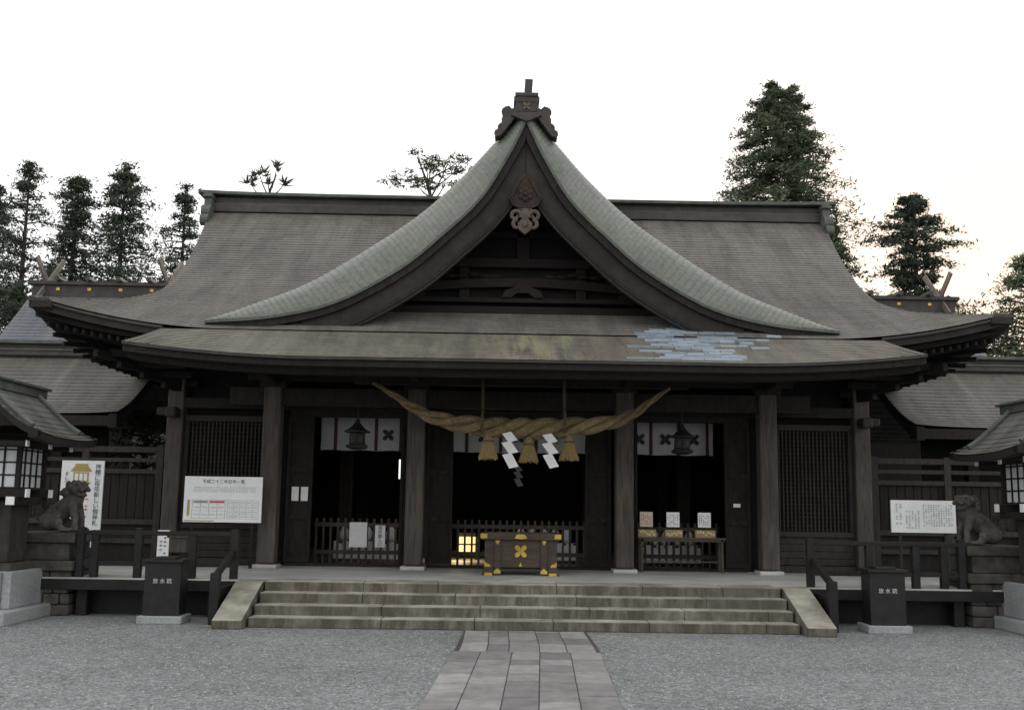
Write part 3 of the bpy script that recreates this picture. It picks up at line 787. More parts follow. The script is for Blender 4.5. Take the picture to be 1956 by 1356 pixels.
# ---------------- sacred rope
t=thing('sacred_rope','huge twisted straw rope sagging under the porch eave','rope',(0,16.7,2.9))
rp=[(712,731,.022),(745,750,.04),(785,776,.066),(830,798,.098),(890,811,.13),(950,817,.148),(1000,819,.152),(1050,818,.148),(1110,814,.128),(1170,806,.098),(1215,787,.066),(1250,761,.04),(1280,741,.022)]
RX=[];RZ=[];RR=[]
for i,(a,b_,r) in enumerate(rp):
    p=at(a,b_,16.7); RX.append((i,p.x)); RZ.append((i,p.z)); RR.append((i,r))
hx,hz,hr=herm(RX),herm(RZ),herm(RR)
n=300
for k in range(3):
    g=G(); pts=[];rad=[]
    for i in range(n+1):
        u=12*i/n; r=max(hr(u),.012); ph=2*PI*k/3+ (u-6)*2.3
        e=.02; tx=hx(u+e)-hx(u-e); tz=hz(u+e)-hz(u-e); l=math.hypot(tx,tz); nx,nz=-tz/l,tx/l
        o_=r*.64; c_=Vector((hx(u),16.7,hz(u)))
        pts.append(c_+Vector((nx*o_*math.cos(ph),o_*math.sin(ph),nz*o_*math.cos(ph)))); rad.append(r*.54)
    g.tube(pts,rad,36,mod=lambda i,an: 1+.075*math.cos(7*an+i*.34)+random.uniform(-.016,.016))
    obj('rope_strand',g,M['rope'],t,smooth=True)
for px in (923,1078):
    a=at(px,728,16.78); b_=at(px,802,16.72)
    g=G(); g.tube([(a.x,16.85,a.z+.12),(a.x,16.78,a.z-.1),(a.x+.005,16.72,b_.z+.1)],.028,8)
    g.tube([(a.x,16.7+.2*math.sin(q),b_.z-.03+.2*math.cos(q)) for q in lin(0,2*PI,20)],.022,6)
    obj('suspension_cord',g,M['cord'],t,smooth=True)
for px,py in ((933,836),(1010,842),(1087,838)):
    p=at(px,py,16.62)
    g=G(); n=44
    prof=[(.035,.06),(.06,.02),(.08,-.02),(.07,-.05),(.078,-.07),(.095,-.11),(.118,-.2),(.142,-.29),(.15,-.325),(.12,-.31)]
    k0=len(g.v); g.lathe(prof,n,(p.x,16.62,p.z))
    for i in range(len(prof)):
        for j in range(n):
            v_=g.v[k0+i*n+j]; f=1+(.10 if j%2 else -.06)*(i/9); v_.x=p.x+(v_.x-p.x)*f; v_.y=16.62+(v_.y-16.62)*f
            if i>=8: v_.z+=random.uniform(-.04,.015)
    ta=obj('tassel',g,M['straw'],t)
    g=G(); g.lathe([(.07,-.035),(.09,-.045),(.09,-.065),(.07,-.075)],20,(p.x,16.62,p.z)); obj('tassel_tie',g,M['cord'],ta,smooth=True)
def shide(name,label,px0,px1,py0,py1,Y,mat,group):
    a=at(px0,py0,Y); b_=at(px1,py1,Y); W=b_.x-a.x; H=a.z-b_.z; g=G()
    ch=[(0.05,.03),(.42,.27),(.03,.29),(.46,.60),(.08,.62),(.48,1.0)]
    for i,(u,v_) in enumerate(ch):
        for du,dv in ((0,0),(.50,-.06)): g.v.append(Vector((a.x+(u+du)*W,Y-.014*(i%2)-.006*(i//2)-.012*(du>0),a.z-(v_+dv)*H)))
    for i in range(5): k=2*i; g.f.append((k,k+2,k+3,k+1))
    o=obj(name,g,mat,None,loc=((a.x+b_.x)/2,Y,b_.z))
    so_=o.modifiers.new('s','SOLIDIFY'); so_.thickness=.003
    return tag(o,label,'paper streamer',group)
shide('paper_streamer','left of two bright white zigzag paper streamers hanging from the straw rope',957,991,826,895,16.5,M['paper'],'white zigzag paper streamers on the rope')
shide('paper_streamer','right of two bright white zigzag paper streamers hanging from the straw rope',1034,1068,829,895,16.5,M['paper'],'white zigzag paper streamers on the rope')
shide('paper_streamer','dim grey paper streamer hanging inside the central doorway, below the rope',980,1000,890,930,18.6,M['dimpaper'],None)

# ---------------- amulet table
ta=thing('display_table','narrow brown table with thin legs in the right bay, holding three amulet displays','table',(2.76,17.95,FZ))
g=G(); g.box(2.02,3.5,17.8,18.12,1.07,1.1); g.box(2.04,3.48,17.82,17.85,1.03,1.07); obj('tabletop',g,M['tablewood'],ta)
for x in (2.08,3.44):
    for y in (17.84,18.08): bx('leg',M['tablewood'],ta,x-.02,x+.02,y-.02,y+.02,FZ,1.07)
bx('stretcher',M['tablewood'],ta,2.08,3.44,17.955,17.975,.68,.705)
for px,lab,ti in ((1235,'cream plaque above a yellow box, leftmost display on the amulet table','cream'),(1286,'white plaque above a yellow box, middle display on the amulet table','paper'),(1346,'white plaque above a yellow box, rightmost display on the amulet table','paper')):
    p=at(px,1000,17.93); x=p.x
    t=thing('amulet_display',lab,'display',(x,17.93,1.1),'amulet displays on the table')
    w_=.14 if px<1300 else .16
    bx('box',M['yellowdim'],t,x-w_-.01,x+w_+.01,17.86,18.0,1.1,1.225,bevel=.004)
    for k in range(7): xx=x-w_+.02+k*(w_*2-.06)/6; zz=1.115+random.random()*.065; bx('amulet',M['cream'],t,xx,xx+.028,17.853,17.859,zz,zz+.035)
    bx('plaque',M[ti],t,x-.11,x+.11,17.95,17.965,1.27,1.52)
    bx('stay',M['dark'],t,x-.02,x+.02,17.97,17.985,1.1,1.4)
    g=G()
    for k in range(6):
        for q in range(5):
            if random.random()<.75: g.box(x-.09+k*.032,x-.09+k*.032+.014,17.945,17.949,1.31+q*.036,1.31+q*.036+.02)
    obj('lettering',g,M['red'] if ti=='cream' else M['grey_ink'],t)

# ---------------- signs
def marks(g,x0,x1,z0,z1,y,nx,nz,fill=.8):
    dx=(x1-x0)/nx; dz=(z1-z0)/nz
    for i in range(nx):
        for j in range(nz):
            if random.random()>fill: continue
            cx=x0+dx*(i+.5); cz=z0+dz*(j+.5); w_=dx*.34; h_=dz*.34
            for _ in range(2):
                e=random.uniform(-.5,.5)
                g.box(cx-w_,cx+w_,y-.002,y,cz+e*h_-h_*.14,cz+e*h_+h_*.14)
            g.box(cx-w_*.16+random.uniform(-.3,.3)*w_,cx+w_*.16,y-.0025,y,cz-h_,cz+h_)
t=thing('notice_board','wide white notice board headed with a year and ruled tables, before the left lattice','sign',(-4.86,17.3,FZ))
x0,x1,z0,z1=-5.49,-4.22,1.25,1.99; y=17.25
bx('panel',M['board'],t,x0,x1,y,y+.03,z0,z1,bevel=.004)
for x in (x0+.15,x1-.15): bx('leg',M['dark'],t,x-.025,x+.025,y+.03,y+.07,FZ,z1-.05)
text('heading','平成二十二年厄年一覧',.07,M['ink'],t,((x0+x1)/2,y-.002,z1-.085))
g=G(); marks(g,x0+.15,x1-.1,z1-.26,z1-.16,y-.001,40,3,.9)
for k in range(5):
    for q in range(4): marks(g,x0+.725+k*.101,x0+.80+k*.101,z0+.075+q*.075,z0+.12+q*.075,y-.001,4,1,1)
for k in range(4):
    for q in range(2): marks(g,x0+.16+k*.13,x0+.265+k*.13,z0+.10+q*.115,z0+.15+q*.115,y-.001,5,1,1)
obj('small_print',g,M['pale_ink'],t)
g=G()
for z in (z0+.06,z0+.185,z0+.30,z0+.36): g.box(x0+.14,x0+.68,y-.003,y,z,z+.004)
for k in range(5): g.box(x0+.14+k*.134,x0+.144+k*.134,y-.003,y,z0+.06,z0+.364)
for z in (z0+.06,z0+.135,z0+.21,z0+.285,z0+.36): g.box(x0+.71,x1-.05,y-.003,y,z,z+.003)
for k in range(6): xx=x0+.71+k*(1.27-.76)/5; g.box(xx,xx+.003,y-.003,y,z0+.06,z0+.362)
obj('ruled_table',g,M['grey_ink'],t)
bx('red_heading',M['red'],t,x0+.42,x0+.66,y-.002,y,z0+.315,z0+.345)
bx('dark_heading',M['grey_ink'],t,x0+.16,x0+.39,y-.002,y,z0+.315,z0+.345)
bx('yellow_tab',M['yellow'],t,x0+.06,x0+.10,y-.003,y,z0+.1,z0+.36)
bx('yellow_line',M['yellow'],t,x0+.02,x0+.5,y-.003,y,z0+.015,z0+.03)
t=thing('tall_sign','tall white sign with a golden shrine picture and vertical writing, behind the left stone lion','sign',(-6.88,16.6,FZ))
x0,x1,z0,z1=-7.23,-6.57,1.12,2.19; y=16.58
g=G(); g.box(x0,x1,y,y+.03,z0,z1); g.box(x1-.3,x1-.12,y+.002,y+.028,.85,z0); obj('panel',g,M['board'],t)
for x in (x0+.08,x1-.08): bx('leg',M['lattice'],t,x-.02,x+.02,y+.03,y+.06,FZ,z1-.1)
text('lettering','神棚に毎年新しい御神札',.094,M['ink'],t,(x1-.09,y-.002,(z0+z1)/2+.0),True,.93)
text('lettering','そして、',.075,M['ink'],t,(x0+.09,y-.002,z1-.32),True,.95)
g=G(); cx=(x0+x1)/2-.02
g.prism([(cx-.17,z1-.17),(cx-.1,z1-.08),(cx-.1,z1-.05),(cx+.1,z1-.05),(cx+.1,z1-.08),(cx+.17,z1-.17)],y-.004,y)
g.box(cx-.12,cx+.12,y-.004,y,z1-.33,z1-.18); g.box(cx-.15,cx+.15,y-.004,y,z1-.37,z1-.335)
pic=obj('shrine_picture',g,M['yellow'],t)
for k in (-1,0,1): bx('picture_door',M['board'],pic,cx+k*.07-.025,cx+k*.07+.025,y-.006,y-.0045,z1-.31,z1-.2)
g=G(); marks(g,x0+.3,x0+.46,z0+.12,z0+.5,y-.001,2,7,.9); obj('red_print',g,M['red'],t)
g=G(); marks(g,x0+.05,x0+.24,z0+.12,z0+.62,y-.001,3,9,.8); obj('small_print',g,M['ink'],t)
t=thing('notice_board','low white board filled with fine vertical writing, left of the right stone lion','sign',(6.38,16.6,FZ))
x0,x1,z0,z1=5.86,6.89,1.26,1.765; y=16.58
bx('panel',M['board'],t,x0,x1,y,y+.03,z0,z1)
for x in (x0+.15,x1-.15): bx('leg',M['lattice'],t,x-.02,x+.02,y+.03,y+.07,FZ,z1-.05)
g=G(); marks(g,x0+.5,x1-.05,z0+.1,z1-.06,y-.001,12,12,.85); marks(g,x0+.22,x0+.46,z0+.06,z1-.16,y-.001,5,9,.8); marks(g,x0+.06,x0+.18,z0+.12,z1-.05,y-.001,2,9,.8); obj('small_print',g,M['grey_ink'],t)
p=at(312,1038,15.9)
t=thing('notice_card','small white card with vertical writing on the left deck behind the railing','sign',(p.x,15.9,FZ))
bx('card',M['paper'],t,p.x-.085,p.x+.085,15.88,15.9,p.z-.2,p.z+.2)
g=G(); g.box(p.x-.02,p.x+.02,15.9,15.93,FZ,p.z+.1); g.box(p.x-.1,p.x+.1,15.86,16.0,FZ,FZ+.03); obj('stand',g,M['dark'],t)
g=G(); marks(g,p.x-.06,p.x+.06,p.z-.17,p.z+.17,15.879,2,6,.9); obj('small_print',g,M['ink'],t)
p=at(342,1042,16.0)
t=thing('wooden_box','small dark wooden collection box on the left deck beside the white card','box',(p.x,16.0,FZ))
bx('box_body',M['wood'],t,p.x-.13,p.x+.13,15.9,16.15,FZ+.3,p.z+.12,bevel=.01)
bx('lid',M['wood'],t,p.x-.15,p.x+.15,15.88,16.17,p.z+.12,p.z+.15)
for x in (-.1,.1): bx('leg',M['dark'],t,p.x+x-.02,p.x+x+.02,15.92,16.1,FZ,FZ+.3)

# ---------------- railings
for s,nm in ((-1,'left'),(1,'right')):
    t=thing('deck_railing','black wooden railing along the %s deck, with a short handrail falling beside the steps'%nm,'railing',(s*5.1,14.8,FZ),'black deck railings')
    y=14.80
    for x in ((4.02,4.6,5.35,5.95,6.15) if s<0 else (4.02,4.85,5.5,5.9,6.15)):
        tall=1.2 if abs(x-4.02)<.01 or abs(x-6.15)<.01 or abs(x-5.35)<.01 else 1.1
        bx('post',M['black'],t,s*x-.05,s*x+.05,y-.05,y+.05,FZ,tall,bevel=.008)
    bx('top_rail',M['black'],t,s*4.02,s*6.3,y-.04,y+.04,1.1,1.16,bevel=.008)
    bx('lower_rail',M['black'],t,s*4.02,s*6.2,y-.03,y+.03,.68,.74)
    g=G(); g.bar((s*4.04,14.75,.88),(s*4.04,13.95,.62),.07,.08); obj('handrail',g,M['black'],t,bevel=.008)
    bx('newel',M['black'],t,s*4.04-.06,s*4.04+.06,13.88,14.0,0,.66,bevel=.01)
    bx('side_panel',M['black'],t,s*4.04-.03,s*4.04+.03,14.0,14.7,.0,.45)
# ---------------- hydrant boxes
hb=thing('hydrant_box','dark steel hydrant cabinet on a pale concrete base, left of the steps','hydrant cabinet',(-4.73,14.1,0),'hydrant cabinets')
x=-4.73
bx('concrete_base',M['granite'],hb,x-.29,x+.29,13.88,14.34,0,.10,bevel=.012)
bx('cabinet',M['steel'],hb,x-.235,x+.235,13.94,14.28,.102,.78,bevel=.006)
g=G(); g.box(x-.265,x+.265,13.90,14.32,.78,.82); g.box(x-.14,x+.14,13.98,14.24,.82,.85); obj('lid',g,M['steel'],hb,bevel=.006)
text('lettering','放 水 銃',.07,M['cloth'],hb,(x,13.936,.54))
dup(hb,(4.78,14.1,0),'dark steel hydrant cabinet on a pale concrete base, right of the steps')

# ---------------- stone lions
def lion_mesh():
    g=G()
    def limb(a,b_,ra,rb,n=6):
        a=Vector(a); b_=Vector(b_)
        for i in range(n+1):
            f=i/n; g.sphere(a.lerp(b_,f),ra+(rb-ra)*f,10,7)
    limb((-.20,0,.16),(.04,0,.36),.145,.135); limb((.04,0,.34),(.12,0,.44),.135,.115)
    for s in (-1,1):
        limb((-.18,s*.12,.14),(-.05,s*.15,.12),.115,.085); limb((-.05,s*.15,.09),(.05,s*.16,.035),.055,.042); g.sphere((.08,s*.16,.035),(.07,.05,.035))
        limb((.12,s*.10,.36),(.17,s*.11,.2),.068,.052); limb((.17,s*.11,.2),(.18,s*.11,.05),.05,.045); g.sphere((.22,s*.11,.035),(.075,.055,.035))
    hd=len(g.v)
    g.sphere((.17,0,.57),(.115,.115,.11)); g.sphere((.285,0,.575),(.075,.082,.045)); g.sphere((.265,0,.495),(.07,.07,.026))
    g.sphere((.35,0,.6),(.03,.042,.028))
    for s in (-1,1):
        g.sphere((.25,s*.055,.645),(.04,.035,.028)); g.sphere((.12,s*.115,.63),(.045,.03,.06)); g.sphere((.33,s*.055,.565),(.03,.025,.03))
    for i in range(30):
        a=random.uniform(0,2*PI); r=random.uniform(.09,.155); g.sphere((.08-.07*random.random(),r*math.cos(a),.52+r*math.sin(a)),.04,8,6)
    g.xf(Matrix.Translation((.12,0,0))@Matrix.Rotation(R(-35),4,'Z')@Matrix.Translation((-.12,0,0)),hd)
    for i in range(7): g.sphere((-.34-.03*math.sin(i*.6),.02*math.sin(i*2),.2+i*.05),.06-.005*i,8,6)
    for s in (-1,1):
        for i in range(4): g.sphere((-.34+s*.05,s*.04,.26+i*.05),.04,8,6)
    return g
for s,nm in ((-1,'left'),(1,'right')):
    cx=-6.68 if s<0 else 6.68; cy=15.15; top=1.12
    pd=thing('lion_pedestal','stacked dark stone pedestal carrying the %s guardian lion'%nm,'pedestal',(cx,cy,0),'stone lion pedestals')
    g=G()
    for k in range(4):
        z=.15*k+.0; xs=[-.44]
        while xs[-1]<.4: xs.append(min(xs[-1]+random.uniform(.2,.38),.44))
        for a,bb in zip(xs[:-1],xs[1:]): g.box(cx+a+.006,cx+bb-.006,cy-.44+random.uniform(0,.03),cy+.44,z+.004,z+.146)
    obj('rubble_base',g,M['darkstone'],pd,bevel=.02)
    bx('middle_slab',M['darkstone'],pd,cx-.47,cx+.47,cy-.47,cy+.47,.602,.74,bevel=.02)
    bx('plinth_block',M['darkstone'],pd,cx-.38,cx+.38,cy-.38,cy+.38,.742,.98,bevel=.015)
    bx('top_slab',M['darkstone'],pd,cx-.46,cx+.46,cy-.43,cy+.43,.982,1.12,bevel=.02)
    g=lion_mesh()
    me=bpy.data.meshes.new('tmp'); me.from_pydata([tuple(v) for v in g.v],[],g.f)
    tmp=bpy.data.objects.new('tmp',me); C.objects.link(tmp)
    rm=tmp.modifiers.new('r','REMESH'); rm.mode='VOXEL'; rm.voxel_size=.012
    sm=tmp.modifiers.new('s','SMOOTH'); sm.iterations=1; sm.factor=.4
    dg=bpy.context.evaluated_depsgraph_get(); me2=bpy.data.meshes.new_from_object(tmp.evaluated_get(dg)); bpy.data.objects.remove(tmp)
    for p in me2.polygons: p.use_smooth=True
    o=bpy.data.objects.new('stone_lion',me2); C.objects.link(o); me2.materials.clear(); me2.materials.append(M['lion'])
    o.location=(cx-s*.18,cy-.1,top); o.scale=(-1.05*s,1.05,1.05)
    tag(o,'dark seated guardian lion statue on the %s pedestal, facing the steps'%nm,'statue','guardian lion statues')

# ---------------- big wooden lanterns (gabled roof, ridge running front to back)
lx,ly=-7.08,14.3
lt=thing('wooden_lantern','tall roofed wooden lantern with paper windows on white granite, at the left edge','lantern',(lx,ly,0),'large wooden lanterns flanking the court')
bx('plinth',M['granite'],lt,lx-.64,lx+.60,ly-.95,ly+.75,0,.17,bevel=.015)
g=G(); g.box(lx-.46,lx+.34,ly-.6,ly+.6,.172,.64); g.box(lx+.345,lx+.46,ly-.52,ly+.6,.172,.64); obj('granite_block',g,M['granite'],lt,bevel=.012)
g=G(); crest(g,lx+.12,.42,ly-.60,.09,.012); obj('crest',g,M['oldgold'],lt)
bx('post_base',M['darkstone'],lt,lx-.36,lx+.36,ly-.36,ly+.36,.642,.74)
bx('post',M['lattice'],lt,lx-.28,lx+.28,ly-.28,ly+.28,.742,1.55,bevel=.02)
def beam(x0,x1,y0,y1,z0,z1,ends):
    bx('bracket_beam',M['dark'],lt,x0,x1,y0,y1,z0,z1)
    for a in ends:
        if a[0]=='x': q=sorted((a[1],a[1]+a[2]*.02)); bx('white_beam_end',M['plaster'],lt,q[0],q[1],y0-.004,y1+.004,z0-.004,z1+.004)
        else: q=sorted((a[1],a[1]+a[2]*.02)); bx('white_beam_end',M['plaster'],lt,x0-.004,x1+.004,q[0],q[1],z0-.004,z1+.004)
for v_ in (-.36,.36):
    hw=.50
    beam(lx-hw,lx+hw,ly+v_-.05,ly+v_+.05,1.60,1.70,(('x',lx+hw+.001,1),))
    beam(lx+v_-.05,lx+v_+.05,ly-hw,ly+hw,1.50,1.598,(('y',ly-hw-.001,-1),))
beam(lx-.05,lx+.05,ly-.5,ly+.5,1.50,1.598,(('y',ly-.501,-1),))
for v_ in (-.7,0,.7): beam(lx-.6,lx+.6,ly+v_-.035,ly+v_+.035,2.25,2.32,(('x',lx+.601,1),))
bx('paper_window',M['shoji'],lt,lx-.36,lx+.36,ly-.36,ly+.36,1.71,2.25)
g=G()
for s in (-1,1):
    for k in lin(-.36,.36,4):
        g.box(lx+k-.011,lx+k+.011,*sorted((ly+s*.365,ly+s*.38)),1.71,2.25); g.box(*sorted((lx+s*.365,lx+s*.38)),ly+k-.011,ly+k+.011,1.71,2.25)
    for z in lin(1.72,2.22,3):
        g.box(lx-.37,lx+.37,*sorted((ly+s*.362,ly+s*.378)),z-.010,z+.010); g.box(*sorted((lx+s*.362,lx+s*.378)),ly-.37,ly+.37,z-.010,z+.010)
    for q in (-1,1): g.box(lx+s*.38-.03,lx+s*.38+.03,ly+q*.38-.03,ly+q*.38+.03,1.71,2.28)
obj('window_grid',g,M['dark'],lt)
lz=herm([(0,3.06),(.25,2.82),(.5,2.59),(.7,2.45),(.86,2.38)])
def lam(sg):
    def fn(q,t):
        x=.86*t; return Vector((lx+sg*x,ly-1.0+2.0*q,lz(x)+.06*abs(2*q-1)**3*t))
    return fn
g=G()
for sg in (-1,1): shingles(g,lam(sg),lin(0,1,9),lin(0,1,12) if sg>0 else lin(1,0,12),.11,.012,axis=1)
rf=obj('lantern_roof',g,M['lamp_roof'],lt)
g=G()
for q in (0.004,.996):
    for sg in (-1,1):
        k=len(g.v); fn=lam(sg); n=10; y0_,y1_=((-.012,.10) if q<.5 else (-.10,.012))
        for i in range(n+1):
            p=fn(q,i/n)
            for dy,dz in ((y0_,.012),(y0_,-.08),(y1_,-.08),(y1_,.0)): g.v.append(p+Vector((0,dy,dz)))
        for i in range(n):
            for j in range(4): a=k+4*i; g.f.append((a+j,a+(j+1)%4,a+4+(j+1)%4,a+4+j))
        e=k+4*n; g.f.append((e,e+1,e+2,e+3))
for sg in (-1,1): g.sweep([lam(sg)(q,1) for q in lin(0,1,12)],(-sg,0,0),.12,-.09,-.002)
for sg in (-1,1): g.grid([[lam(sg)(q,t)+Vector((0,0,-.06)) for q in (0.02,.98)] for t in lin(0,.98,6)])
obj('roof_eave',g,M['dark'],rf)
for yy_ in (ly-.88,ly+.88):
    g=G(); g.prism([(lx-.6,2.50),(lx-.3,2.72),(lx,2.96),(lx+.3,2.72),(lx+.6,2.50)],yy_-.02,yy_+.02); obj('roof_gable',g,M['dark'],rf)
g=G(); g.box(lx-.08,lx+.08,ly-1.02,ly+1.02,3.02,3.14); g.box(lx-.12,lx+.12,ly-1.08,ly+1.08,3.14,3.18)
for sg in (-1,1):
    for q in (.12,.88): g.tube([lam(sg)(q,t)+Vector((0,0,.03)) for t in lin(0,.8,8)],.05,6)
obj('roof_ridge',g,M['copper'],rf,bevel=.01)
dup(lt,(7.14,14.3,0),'tall roofed wooden lantern with paper windows on white granite, at the right edge',True)

# ---------------- side galleries and fences
def gallery():
    t=thing('side_gallery','low grey roofed gallery joining the left side of the hall','building',(-10.5,21.4,0),'side galleries beside the hall')
    zz=herm([(19.0,3.12),(19.6,3.36),(20.3,3.75),(21,4.22),(21.5,4.58)])
    g=G(); shingles(g,lambda s,d: Vector((-11.2+3.9*s,d,zz(d)+.05*cl(s)**8*cl((21-d)/2))),lin(21.5,19.0,19),lin(-1,1,24))
    shingles(g,lambda s,d: Vector((-11.2+3.9*s,43-d,zz(d))),lin(21.5,19.0,14),lin(1,-1,6)); rf=obj('roof',g,M['side_roof'],t)
    g=G(); g.box(-15.1,-7.35,21.25,21.75,4.50,4.62); g.box(-15.1,-7.35,21.33,21.67,4.62,4.74); obj('ridge',g,M['ridge'],rf)
    g=G(); g.box(-15.1,-7.3,21.2,21.8,4.74,4.8); g.box(-15.1,-7.35,21.22,21.78,4.60,4.63); obj('ridge_cap',g,M['copper'],rf)
    g=G(); g.box(-15.1,-7.30,19.01,19.3,2.92,3.105)
    g.sweep([Vector((-7.31,d,zz(d)+.03)) for d in lin(19.0,21.5,12)],(-1,0,0),.15,-.26,-.02); obj('eave_board',g,M['dark'],rf)
    bx('wall',M['soffit'],t,-15.1,-7.9,20.2,20.3,0,3.4)
    for x in (-14,-12.2,-10.4,-8.6): bx('post',M['dark'],t,x-.1,x+.1,19.6,19.8,0,3.25)
    return t
ga=gallery(); dup(ga,(10.5,21.4,0),'low grey roofed gallery joining the right side of the hall',True)
def sidefence():
    t=thing('board_fence','dark timber board fence beside the left lattice wall','fence',(-8,18.5,FZ),'board fences beside the hall')
    g=G()
    for i in range(28): x=-10.3+i*.15; g.box(x,x+.135,18.52+.008*(i%2),18.56,1.25,2.05)
    obj('boards',g,M['dark'],t)
    for z,h in ((2.05,.08),(2.25,.07),(2.42,.1),(1.17,.09),(.85,.08)): bx('rail',M['lattice'],t,-10.3,-6.1,18.45,18.58,z,z+h,bevel=.006)
    bx('lower_board',M['dark'],t,-10.3,-6.1,18.54,18.6,FZ,1.17)
    for x in (-10.2,-8.9,-7.6,-6.3): bx('post',M['lattice'],t,x-.06,x+.06,18.44,18.6,FZ,2.55)
    return t
sf=sidefence(); dup(sf,(8,18.5,FZ),'dark timber board fence beside the right lattice wall',True)

# ---------------- rear halls
def rear():
    cx,cy=-11.8,30.0
    t=thing('rear_hall','distant shrine hall with gold studded ridge and forked finials, beyond the left gallery','shrine',(cx,cy,0),'rear shrine halls')
    zz=herm([(25.5,4.6),(26.5,4.95),(27.8,5.7),(29,6.7),(30,7.6)])
    def fx(d): return 2.15+.9*cl((28-d)/2.5)**2
    g=G(); shingles(g,lambda s,d: Vector((cx+s*fx(d),d,zz(d))),lin(30,25.5,34),lin(-1,1,16)); shingles(g,lambda s,d: Vector((cx+s*fx(d),60-d,zz(d))),lin(30,25.5,20),lin(1,-1,8)); rf=obj('roof',g,M['blue_roof'],t)
    g=G(); g.box(cx-2.1,cx+2.1,29.75,30.25,7.40,7.74); g.box(cx-2.2,cx+2.2,29.65,30.35,7.74,7.84); obj('ridge',g,M['ridge'],rf)
    for k in range(4): x=cx-1.35+k*.9; bx('gold_stud',M['gold'],rf,x-.05,x+.05,29.73,29.749,7.58,7.66)
    for k in range(4):
        g=G(); x=cx-1.3+k*.87; g.tube([(x,29.5,7.90),(x,30.5,7.90)],.075,10); obj('ridge_log',g,M['ridge'],rf)
    for s in (-1,1):
        x=cx+s*1.75
        g=G()
        g.bar((x-.06,29.5,7.3),(x+.20,30.5,8.62),.06,.15); g.bar((x+.06,30.5,7.3),(x-.16,29.5,8.52),.06,.15)
        obj('forked_finial',g,M['finial'],rf)
    bx('wall',M['dark'],t,cx-2.0,cx+2.0,27,33,0,5.0)
    for s in (-1,1):
        g=G(); k=len(g.v); pts=[(cx+s*1.98,27.8,5.5),(cx+s*1.98,30,7.45),(cx+s*1.98,32.2,5.5)]; g.v+=[Vector(p) for p in pts]; g.f.append((k,k+1,k+2))
        obj('gable_end',g,M['barge'],t)
    return t
rh=rear(); dup(rh,(10.85,30.0,0),'distant shrine hall with gold studded ridge and forked finials, beyond the right gallery',True)

# ---------------- trees
LS=.72; LN=1.55
def leaf(L,p,s):
    d=Vector((random.gauss(0,1),random.gauss(0,1),random.gauss(0,.7))).normalized(); e=Vector((random.gauss(0,1),random.gauss(0,1),random.gauss(0,1))).cross(d)
    if e.length<1e-3: return
    e.normalize(); k=len(L.v); L.v+=[p-d*s-e*s*.22,p-d*s*.3+e*s*.38,p+d*s*1.1]; L.f.append((k,k+1,k+2))
def tree(name,label,px,py,Y,rad,zc,nb,nl,ls,mat,prof,droop=.25,group='trees behind the hall',clump=.2,gap=0.0,lean=0,flatc=.6,qs=(.45,.65,.82,1.0),seed=1,tipz=.45,lv=(.55,1.2)):
    random.seed(seed+int(px)); p=at(px,py,Y); X=p.x; H=p.z; nl=int(nl*LN); ls*=LS
    t=thing(name,label,'tree',(X,Y,0),group)
    T=G(); L=G(); pts=[(X+lean*(i/6)**2+random.uniform(-.05,.05),Y,H*.985*i/6) for i in range(7)]
    T.tube(pts,[(.32-.29*(i/6))*max(.5,min(1,rad/2)) for i in range(7)],8)
    golden=2.39996
    for i in range(nb):
        f=(i+random.random())/nb; z=zc+(H-zc)*f; r=prof(f)*rad
        if random.random()<gap: continue
        az=i*golden+random.uniform(-.6,.6); ln=max(.12,r*random.uniform(*lv))
        base=Vector((X+lean*(z/H)**2,Y,z-.1)); dr=Vector((math.cos(az),math.sin(az),0))
        end=base+dr*ln+Vector((0,0,-droop*ln+random.uniform(-.15,.25)))
        T.tube([base,base.lerp(end,.5)+Vector((0,0,.1*ln)),end],[.03+.02*ln/3,.022,.008],4,False)
        for q in qs:
            if random.random()<.1: continue
            c_=base.lerp(end,q)+Vector((0,0,.1*ln*math.sin(q*PI)))
            sg=clump*(.55+.3*ln)*random.uniform(.7,1.2)
            for _ in range(int(nl*(.5+.5*random.random()))):
                leaf(L,c_+Vector((random.gauss(0,sg),random.gauss(0,sg),random.gauss(0,sg*flatc))),ls*random.uniform(.5,1.3))
    for _ in range(nl*2):
        hgt=abs(random.gauss(0,tipz)); leaf(L,Vector((X+lean+random.gauss(0,.04+.12*hgt),Y+random.gauss(0,.04+.12*hgt),H-hgt)),ls*.8)
    obj('trunk',T,M['bark'],t); obj('crown',L,mat,t)
    return t
